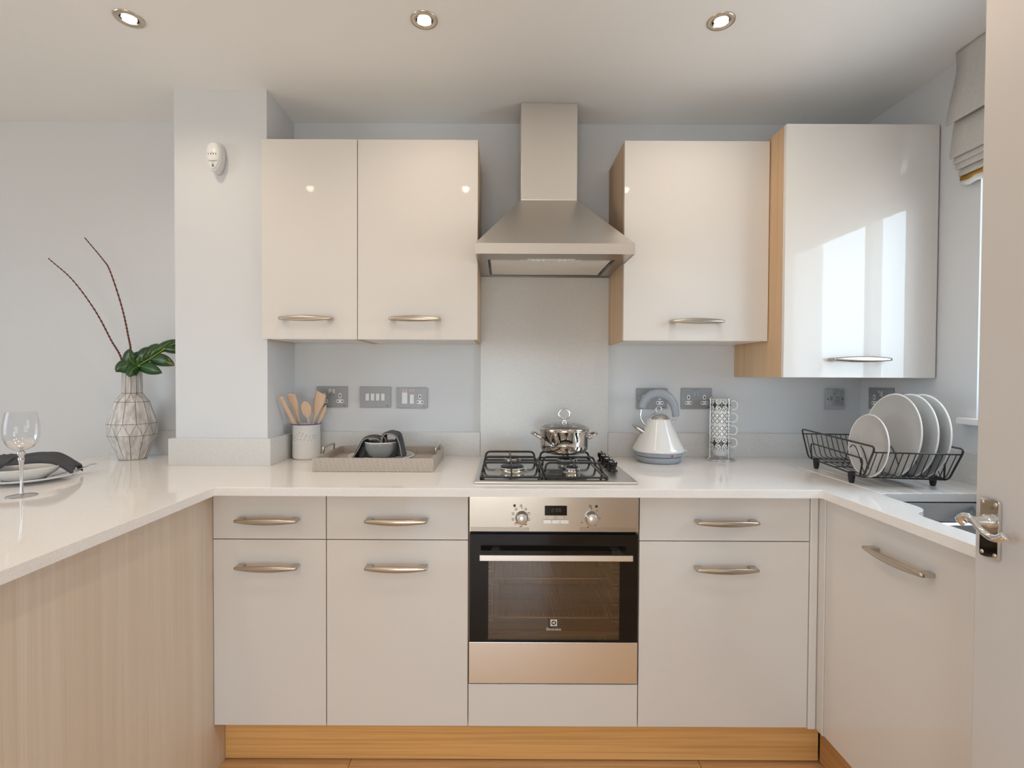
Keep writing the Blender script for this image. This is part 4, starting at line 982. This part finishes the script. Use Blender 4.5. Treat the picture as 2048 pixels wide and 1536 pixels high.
def plate(x, y, zc, rh, rv, lean, label, rz=0, face='cer_grey'):
    pl = thing('dinner_plate' if rh > .1 else 'side_plate', label, 'plate', (x, y, zc), 0, 'plates drying in the rack')
    sc_ = Matrix.Diagonal((1, 1, rv / rh, 1))
    xf = Matrix.Rotation(rz, 4, 'Z') @ Matrix.Rotation(lean, 4, 'Y') @ sc_ @ Matrix.Rotation(math.radians(-90), 4, 'Y')
    R = rh
    # lathe axis +z becomes -x : the eating face looks to -x
    b = B(); b.lathe([(0, -.012), (R * .55, -.012), (R * .62, -.0105), (R * .80, -.004), (R * .965, .004)], n=64, xf=xf); b.ob('glazed_face', face, pl, local=True)
    b = B(); b.lathe([(R * .965, .0042), (R * .985, .0055), (R, .003), (R * .985, .000), (R * .8, -.0085), (R * .62, -.0155), (R * .58, -.019), (R * .54, -.019), (R * .52, -.0155), (0, -.015)], n=64, xf=xf); b.ob('plate_body', 'cer_white', pl, local=True)
plate(1.2800, 1.745, 1.1785, .097, .1105, math.radians(3.5), 'small grey plate with white rim at the front of the dish rack')
plate(1.383, 1.775, 1.2105, .133, .1505, math.radians(6.0), 'large grey plate nearest the small plate in the dish rack')
plate(1.438, 1.775, 1.2095, .133, .1505, math.radians(5.5), 'large grey plate in the middle of the three big ones in the rack')
plate(1.481, 1.775, 1.2090, .133, .1505, math.radians(5.0), 'large grey plate nearest the window wall in the dish rack')

# ------------------------------------------------------------------ utensil pot
UY = 2.275; UXc = at(613, 880, UY).x
up = thing('utensil_pot', 'white enamel utensil pot with blue rim beside the pillar', 'pot', (UXc, UY, ZT))
UH = .158; ur = .0605
b = B(); b.lathe([(0, .0003), (ur * .88, .0003), (ur * .97, .006), (ur, .014), (ur, UH - .004), (ur + .0035, UH - .001), (ur + .0035, UH + .001), (ur - .001, UH + .0005), (ur - .0015, .01), (0, .006)], c=(UXc, UY, ZT), n=48); b.ob('body', 'enamel', up)
b = B(); b.tube([(UXc + (ur + .0032) * math.cos(a), UY + (ur + .0032) * math.sin(a), ZT + UH - .0005) for a in [2 * PI * i / 48 for i in range(48)]], .0018, n=8, closed=True); b.ob('blue_rim', 'blue', up)
b = B(); rnd = random.Random(3)
for i in range(26):
    a = math.radians(-150 + 120 * (i / 25)); h = .098 + .016 * math.sin(i * 1.1) + rnd.uniform(-.012, .012); h = .100 + (-.012 if i % 3 == 0 else (.004 if i % 3 == 1 else .016)) * (1 - .5 * abs(i - 12) / 12) - .006 * math.sin(i * .4)
    c_ = Vector((UXc + ur * math.cos(a), UY + ur * math.sin(a), ZT + h)); tg = Vector((-math.sin(a), math.cos(a), 0)); d = (tg * .5 + Vector((0, 0, .8))).normalized() * rnd.uniform(.0022, .0038)
    nn = Vector((math.cos(a), math.sin(a), 0)); b.tube([c_ - d, c_, c_ + d], [.0003, .0010, .0003], n=6)
b.ob('printed_marks', 'print', up)['kind'] = 'stuff'
def utensil(name, label, head, rim, w_, hl, kind, dy=0.0, dyh=0.0):
    tip = at(head[0], head[1], UY + dyh); rm = at(rim[0], rim[1], UY + dy); d = (tip - rm).normalized()
    low = rm + (rm - tip) * 10; tt = (ZT + .014 - rm.z) / (rm.z - tip.z); low = rm + (rm - tip) * tt
    rr = Vector((low.x - UXc, low.y - UY)); 
    if rr.length > ur - .012: rr = rr.normalized() * (ur - .012); low = Vector((UXc + rr.x, UY + rr.y, low.z))
    d = (tip - low).normalized(); side = d.cross(Vector((0, 1, 0))).normalized(); nrm = side.cross(d)
    L = (tip - low).length; prof = []
    N = 26
    for i in range(N + 1):
        t = i / N; s = t * L; dh = L - s
        if kind == 'spoon':
            wd = .0045 if dh > hl else max(.0045 * (dh / hl), w_ / 2 * math.sqrt(max(0, 1 - ((dh - hl * .45) / (hl * .55 if dh > hl * .45 else hl * .45)) ** 2)))
            if dh > hl * .8: wd = max(wd, .0045)
        elif kind == 'spatula':
            wd = .0055 if dh > hl * 1.0 else .0055 + (w_ / 2 - .0055) * min(1, (hl - dh) / (hl * .6))
        elif kind == 'fork':
            wd = .005 + (w_ / 2 - .005) * max(0, min(1, (hl - dh) / (hl * .5)))
        else: wd = w_ / 2
        prof.append((low + d * s, wd))
    slant = side * 0
    b = B(); vs = []; th = .0030; K = 10
    for i, (p, wd) in enumerate(prof):
        thk = th if kind != 'spoon' or i < N * .6 else th * .8
        off = nrm * (0 if kind != 'spoon' else -.006 * max(0, 1 - (L - i / N * L) / hl))
        for k in range(K):
            a = 2 * PI * k / K; q = p + side * (wd * math.cos(a)) + nrm * (thk * math.sin(a)) + off
            if i == N and kind == 'spatula': q += d * (math.cos(a) * .006 * (1 if w_ > 0 else 0))
            vs.append(q)
    fs = [(i * K + k, i * K + (k + 1) % K, (i + 1) * K + (k + 1) % K, (i + 1) * K + k) for i in range(N) for k in range(K)] + [tuple(range(K)), tuple(N * K + k for k in range(K))]
    b._new(vs, fs, True); o = b.ob(name, 'beech'); top(o, low); tag(o, label, 'utensil', 'wooden utensils in the enamel pot')
utensil('wooden_stick', 'plain flat wooden stick leaning furthest left in the pot', (561, 793), (592, 846), .020, .12, 'stick', .0, -.112)
utensil('wooden_fork', 'narrow pointed wooden utensil behind the left spatula', (575, 787), (597, 846), .013, .05, 'fork', .0, -.055)
utensil('wooden_spatula', 'wooden spatula left of the spoon in the pot', (583, 787), (599, 846), .033, .11, 'spatula', .0, -.055)
utensil('wooden_spoon', 'round wooden spoon in the middle of the pot', (610, 802), (617, 846), .050, .078, 'spoon', -.02, -.03)
utensil('wooden_spatula', 'wide wooden spatula right of the spoon in the pot', (643, 786), (626, 846), .049, .12, 'spatula', .0, .0)
utensil('wooden_spoon', 'thin wooden spoon seen from the side at the right of the pot', (653, 810), (637, 846), .020, .085, 'spoon', .01, .02)

# ------------------------------------------------------------------ tray with plate, bowl and napkin
tx0, tx1, ty0, ty1 = -.747, -.272, 1.957, 2.30; th_ = .054; tw = .010
tr = thing('serving_tray', 'beige woven serving tray with metal handles', 'tray', ((tx0 + tx1) / 2, (ty0 + ty1) / 2, ZT))
for nm, q in (('side_wall', (tx0, tx1, ty0, ty0 + tw)), ('side_wall', (tx0, tx1, ty1 - tw, ty1)), ('side_wall', (tx0, tx0 + tw, ty0 + tw, ty1 - tw)), ('side_wall', (tx1 - tw, tx1, ty0 + tw, ty1 - tw))):
    b = B(); b.box(*q, ZT + .001, ZT + th_, bev=.001); b.ob(nm, 'weave', tr)
b = B(); b.box(tx0 + tw, tx1 - tw, ty0 + tw, ty1 - tw, ZT + .001, ZT + .0235); b.ob('tray_base', 'weave', tr)
b = B(); b.box(tx0 + .003, tx1 - .003, ty0 + .003, ty1 - .003, ZT + .0002, ZT + .001); b.ob('felt_underside', 'charcoal', tr)
for x in (tx0 + tw / 2, tx1 - tw / 2):
    b = B(); ym = (ty0 + ty1) / 2; b.tube(fillet([(x, ym - .065, ZT + th_ - .002), (x, ym - .065, ZT + th_ + .026), (x, ym + .065, ZT + th_ + .026), (x, ym + .065, ZT + th_ - .002)], .003, 2), .0045, n=4, flat=1); b.ob('handle', 'nickel', tr)
bx_, by_ = at(763, 900, 2.125).x, 2.125; zb_ = ZT + .0237
pl = thing('side_plate', 'grey side plate with white rim on the woven tray', 'plate', (bx_, by_, zb_))
R = .138
b = B(); b.lathe([(0, .004), (R * .6, .004), (R * .75, .009), (R * .96, .0165)], n=64); b.ob('glazed_face', 'cer_grey', pl, local=True)
b = B(); b.lathe([(R * .96, .0167), (R * .985, .0185), (R, .0165), (R * .98, .013), (R * .7, .003), (R * .5, .0002), (0, .0002)], n=64); b.ob('plate_body', 'cer_white', pl, local=True)
bw = thing('bowl', 'grey ceramic bowl with white rim on the tray plate', 'bowl', (bx_, by_, zb_ + .0045)); R = .0705; H = .070
pf = [(0, .0), (.030, .0), (.034, .003)] + [(.034 + (R - .034) * math.sin(PI / 2 * t), .003 + (H - .003) * (1 - math.cos(PI / 2 * t)) ** .9) for t in [i / 12 for i in range(1, 13)]]
b = B(); b.lathe(pf + [(R - .003, H)] + [(max(0, r - .004), z + .004) for r, z in reversed(pf[:-1])], n=56); b.ob('bowl_body', P('bowl_grey', (0.27, 0.275, 0.27), .2, coat=.3), bw, local=True)
b = B(); b.tube([((R - .001) * math.cos(a), (R - .001) * math.sin(a), H) for a in [2 * PI * i / 56 for i in range(56)]], .0022, n=8, closed=True); b.ob('bowl_rim', 'cer_white', bw, local=True)
b = B(); rr_ = .0622; b.tube([(rr_ * math.cos(a), rr_ * math.sin(a), .042) for a in [2 * PI * i / 56 for i in range(56)]], .0010, n=6, closed=True); b.ob('groove_line', 'cer_white', bw, local=True)
nk = thing('napkin', 'charcoal napkin with pale hem draped over both sides of the bowl', 'napkin', (bx_, by_, zb_ + .02))
def drape(l, r_, y):
    g = []
    for i in range(10):
        t = i / 9; a = at(l[0][0] * (1 - t) + l[1][0] * t, l[0][1] * (1 - t) + l[1][1] * t, y); c = at(r_[0][0] * (1 - t) + r_[1][0] * t, r_[0][1] * (1 - t) + r_[1][1] * t, y)
        g.append([a.lerp(c, j / 8) + Vector((0, .010 * math.sin(j * 1.5 + t * 1.2) - .012 * t, 0)) for j in range(9)])
    b = B(); sheet(b, g, .004); b.ob('cloth_side', 'charcoal', nk)
def ribbon(path, y0, y1, th=.006, skew=0.0, nj=6):
    pp = smoothpath([at(x, y, by_) for x, y in path], 5); g = []
    for i, p in enumerate(pp):
        g.append([(p.x + .004 * math.sin(j * 1.3 + i * .35), y0 + (y1 - y0) * j / nj + skew * i / len(pp), p.z - .007 * (j / nj - .5) ** 2 * 4 * math.sin(PI * i / len(pp))) for j in range(nj + 1)])
    b = B(); sheet(b, g, th); o = b.ob('cloth_fold', 'charcoal', nk)
    for j in (0, nj):
        b = B(); b.tube([Vector(r[j]) for r in g], .0018, n=6); b.ob('hem', 'hem', o)
ribbon([(768, 893), (763, 877), (752, 871), (738, 872), (728, 879), (720, 896), (713, 912)], by_ - .045, by_ + .040)
ribbon([(768, 891), (768, 872), (776, 863), (789, 862), (797, 869), (804, 890), (810, 911)], by_ - .050, by_ + .045)
drape(((731, 878), (713, 914)), ((738, 880), (750, 914)), by_ - .012); drape(((794, 872), (778, 914)), ((800, 872), (810, 911)), by_ - .010)
b = B(); c_ = at(767.5, 881, by_); b.tube([(c_.x + .011 * math.cos(a), c_.y - .01, c_.z + .016 * math.sin(a)) for a in [2 * PI * i / 24 for i in range(24)]], .004, n=8, closed=True); b.ob('napkin_ring', 'beech', nk)

# ------------------------------------------------------------------ vase, twigs, leaf
VY = 2.238; VX = at(265, 850, VY).x
va = thing('vase', 'faceted whitewashed wooden vase left of the pillar', 'vase', (VX, VY, ZT))
def vz(py): return 1.42 - (py - 746.7) * VY / 1000 - ZT
rings = [(.052, 0.0005, 0), (.0955, vz(869), 0), (.0955, vz(846), .5), (.066, vz(803), .5), (.0395, vz(786), 0), (.0375, vz(738), 0)]
n = 12; ph = math.radians(-90)
def ringpts(r, z, p_): return [(r * math.cos(ph + 2 * PI * (k + p_) / n), r * math.sin(ph + 2 * PI * (k + p_) / n), z) for k in range(n)]
b = B(); vs = []; fs = []
for r, z, p_ in rings: vs += ringpts(r, z, p_)
for i in range(len(rings) - 1):
    a0, b0 = i * n, (i + 1) * n; d = rings[i + 1][2] - rings[i][2]
    for k in range(n):
        k2 = (k + 1) % n
        if abs(d) < .1: fs.append((a0 + k, a0 + k2, b0 + k2, b0 + k))
        elif d > 0: fs += [(a0 + k, a0 + k2, b0 + k), (b0 + k, a0 + k2, b0 + k2)]
        else: fs += [(a0 + k, a0 + k2, b0 + k2), (a0 + k, b0 + k2, b0 + k)]
fs.append(tuple(reversed(range(n))))
b._new(vs, fs, False); bmesh.ops.recalc_face_normals(b.bm, faces=b.bm.faces)
res = bmesh.ops.inset_individual(b.bm, faces=[f for f in b.bm.faces], thickness=.0017, depth=0.0)
for f in res['faces']: f.material_index = 1
# open mouth
r0, z0 = rings[-1][0], rings[-1][1]
b.mi = 0; inner = ringpts(r0, z0, 0) + ringpts(r0 - .006, z0, 0) + ringpts(r0 - .008, z0 - .08, 0)
b._new(inner, [(k, (k + 1) % n, n + (k + 1) % n, n + k) for k in range(n)] + [(n + k, n + (k + 1) % n, 2 * n + (k + 1) % n, 2 * n + k) for k in range(n)] + [tuple(2 * n + k for k in range(n))])
b.ob('vase_body', ['vase', 'vase_edge'], va, local=True, keepnormals=True)
def twig(pts, dy, label):
    pp = smoothpath([at(x, y, VY + d) for (x, y), d in zip(pts, dy)], 30); rs = [.0044 * (1 - .5 * i / len(pp)) * (1 + .28 * math.sin(i * 1.6)) for i in range(len(pp))]
    b = B(); b.tube(pp, rs, n=7); o = b.ob('twig', 'twig'); top(o, pp[0]); tag(o, label, 'twig', 'dried twigs in the vase')
twig([(256, 800), (244, 722), (222, 680), (190, 621), (145, 560), (97, 517)], [0, -.02, -.02, -.02, -.02, -.02], 'thin red brown twig in the vase bending far to the left')
twig([(258, 800), (262, 712), (256, 670), (243, 612), (220, 542), (205, 518), (169, 475)], [.01, .01, .01, .01, .01, .01, .01], 'thin red brown twig in the vase, the more upright of the two')
lf = thing('monstera_leaf', 'dark green split leaf arching from the vase toward the pillar', 'leaf', at(264, 745, VY))
def lobe(a, c, e, w_, dy, mat='leaf', nm='leaf_lobe'):
    w_ = w_ * 1.25
    """quadratic midline a-c-e in pixels, half width w_ px, depth offset dy at the tip."""
    N = 12; g = []
    for i in range(N + 1):
        t = i / N; x = (1 - t) ** 2 * a[0] + 2 * t * (1 - t) * c[0] + t * t * e[0]; y = (1 - t) ** 2 * a[1] + 2 * t * (1 - t) * c[1] + t * t * e[1]
        tx = 2 * (1 - t) * (c[0] - a[0]) + 2 * t * (e[0] - c[0]); ty = 2 * (1 - t) * (c[1] - a[1]) + 2 * t * (e[1] - c[1]); l_ = math.hypot(tx, ty) or 1; nx, ny = -ty / l_, tx / l_
        wd = w_ * (math.sin(PI * min(1, (t * .82 + .18))) ** .7 if t < 1 else 0.02)
        row = []
        for j in range(7):
            v = -1 + 2 * j / 6; row.append(at(x + nx * wd * v, y + ny * wd * v, VY - .03 + dy * t + .010 * v * v - .012 * math.sin(PI * t)))
        g.append(row)
    b = B(); sheet(b, g, .0012); o = b.ob(nm, mat, lf)
    mid = [Vector(r[3]) + Vector((0, -.0016, 0)) for r in g[:-2]]
    return o, mid
lobes = [((276, 731), (252, 722), (261, 697), 13, -.02), ((276, 732), (240, 728), (232, 744), 11, -.03), ((277, 732), (258, 742), (260, 754), 11, -.05), ((279, 732), (300, 736), (324, 746), 9.5, -.04), ((277, 731), (272, 716), (288, 706), 13, .0),
         ((284, 727), (282, 712), (298, 694), 11, .0), ((292, 723), (296, 700), (318, 688), 8, .01), ((300, 719), (326, 716), (349, 731), 10, -.02), ((300, 716), (306, 700), (336, 686), 7, .01), ((312, 706), (322, 692), (352, 679), 6.5, .02), ((320, 701), (340, 690), (372, 678), 6, .03), ((326, 697), (345, 699), (374, 704), 6, .0)]
for a, c, e, w_, dy in lobes:
    o, mid = lobe(a, c, e, w_, dy)
    b = B(); b.tube(mid, .0008, n=6); b.ob('vein', 'vein', o)
    if e in ((324, 746), (349, 731)):
        pass
b = B(); b.tube(smoothpath([at(268, 790, VY), at(266, 748, VY - .01), at(277, 731, VY - .034), at(300, 717, VY - .045), at(335, 694, VY - .03)], 6), .0017, n=8); b.ob('leaf_stem', 'vein', lf)
for q in ((341, 727, 8, 3), (314, 742, 7, 2.5)):
    b = B(); g = [[at(q[0] - q[2] + 2 * q[2] * i / 6, q[1] + q[3] * math.sin(PI * i / 6) * (v - .5) * 2 + (i - 3) * .9, VY - .055 - .004 * math.sin(PI * i / 6)) for v in (0, .5, 1)] for i in range(7)]; sheet(b, g, .0008); b.ob('brown_patch', 'leaf_dry', lf)

# ------------------------------------------------------------------ place setting on the peninsula
WGY = 1.550; wx = at(43.5, 993, WGY).x
wg = thing('wine_glass', 'clear wine glass with smoky grey stem on the peninsula', 'glass', (wx, WGY, ZT))
k14 = 1.0
b = B(); b.lathe([(0, .0045), (.008, .004), (.038, .0016), (.039, .0008), (.038, .0003), (0, .0003)], n=48); b.ob('foot', 'smoke', wg, local=True)
b = B(); b.lathe([(0, .003), (.006, .004), (.0045, .010), (.0038, .05), (.0042, .085), (.007, .108), (.0085, .116), (.0062, .124), (.010, .130), (.0105, .136), (.006, .142), (0, .143)], n=28); b.ob('stem', 'smoke', wg, local=True)
ro = [(.004, .1425), (.016, .1445), (.028, .152), (.038, .166), (.0435, .184), (.0450, .205), (.0435, .226), (.040, .246), (.0362, .262)]
ri = [(r - .0009, z + (.0012 if i < 3 else 0)) for i, (r, z) in enumerate(ro)]
b = B(); b.lathe([(0, .1424)] + ro, n=56); b.ob('bowl', 'ombre', wg, local=True)
dcx, dcy = -1.69, 1.775
def dish(name, x, y, z, R, label, h1, mat='cer_white'):
    pl = thing(name, label, 'plate', (x, y, z), 0, 'stacked white plates on the peninsula')
    b = B(); b.lathe([(0, .0003), (R * .52, .0003), (R * .58, .004), (R * .8, h1 * .5), (R * .985, h1 - .003), (R, h1), (R * .985, h1 + .0015), (R * .78, h1 * .5 + .004), (R * .58, .0075), (0, .0065)], n=72); b.ob('plate_body', mat, pl, local=True)
    b = B(); b.tube([(R * math.cos(a), R * math.sin(a), h1 + .0004) for a in [2 * PI * i / 72 for i in range(72)]], .0014, n=6, closed=True); b.ob('rim', 'cer_white', pl, local=True)
dish('dinner_plate', dcx, dcy, ZT, .142, 'large shallow grey-white plate, lower of two at the left edge', .020, P('pale_grey_ceramic', (.66, .66, .65), .12, coat=.4).name if False else 'cer_white')
dish('pasta_plate', dcx - .01, dcy, ZT + .0068, .110, 'smaller deep white plate stacked on the large one, holding a napkin', .044)
nk = thing('napkin', 'dark grey rolled napkin lying on the stacked plates at the left edge', 'napkin', (dcx, dcy, ZT + .03))
A0, A1 = Vector((-1.86, 1.715)), Vector((-1.572, 1.845)); g = []; N = 34
dirv = (A1 - A0).normalized(); prp = Vector((-dirv.y, dirv.x))
for i in range(N + 1):
    t = i / N; c_ = A0.lerp(A1, t); zc_ = ZT + .050 + .010 * math.sin(PI * t * 1.0) - (.034 * max(0, (t - .80) / .2) ** 1.6) - .012 * max(0, (.12 - t) / .12)
    row = []
    for j in range(15):
        v = -1 + 2 * j / 14; w_ = .046 + .008 * math.sin(t * 7)
        row.append((c_.x + prp.x * w_ * v, c_.y + prp.y * w_ * v, zc_ + .030 * math.sqrt(max(0, 1 - v * v * .98)) + .0045 * math.sin(j * 1.7 + t * 6) + .004 * math.sin(t * 11)))
    g.append(row)
b = B(); sheet(b, g, .005); b.ob('cloth_roll', 'charcoal', nk)
g2 = []
for i in range(20):
    t = i / 19; c_ = A0.lerp(A1, .30 + .12 * math.sin(t * 2)); row = []
    for j in range(8):
        v = j / 7; a = -1.9 + 2.6 * t; row.append((c_.x + dirv.x * (v - .5) * .05 + prp.x * math.sin(a) * .047, c_.y + dirv.y * (v - .5) * .05 + prp.y * math.sin(a) * .047, ZT + .062 + .030 * math.cos(a) + .002 * math.sin(j * 2 + i)))
    g2.append(row)
b = B(); sheet(b, g2, .005); b.ob('cloth_band', 'charcoal', nk)
fk = thing('fork', 'steel fork resting on the rim of the large plate', 'cutlery', (-1.585, 1.91, ZT + .02))
p0 = at(152, 947, 1.86); p1 = at(191, 929, 1.93); p0.z = ZT + .0225; p1.z = ZT + .030; dv = (p1 - p0).normalized(); sd = dv.cross(Vector((0, 0, 1))).normalized()
b = B(); st = p0 - dv * .10; sheet(b, [[st + dv * (.002 + .13 * t) + sd * s_ * (.004 + .007 * max(0, (t - .75) * 4)) + Vector((0, 0, .002 * math.sin(t * 3))) for s_ in (-1, 0, 1)] for t in [i / 10 for i in range(11)]], .0018)
for s_ in (-.009, -.003, .003, .009):
    q = st + dv * .130 + sd * s_; b.tube([q, q + dv * .022 + Vector((0, 0, .004)), q + dv * .046 + Vector((0, 0, .003))], [.0016, .0015, .0007], n=6)
b.ob('fork_body', 'chrome', fk)
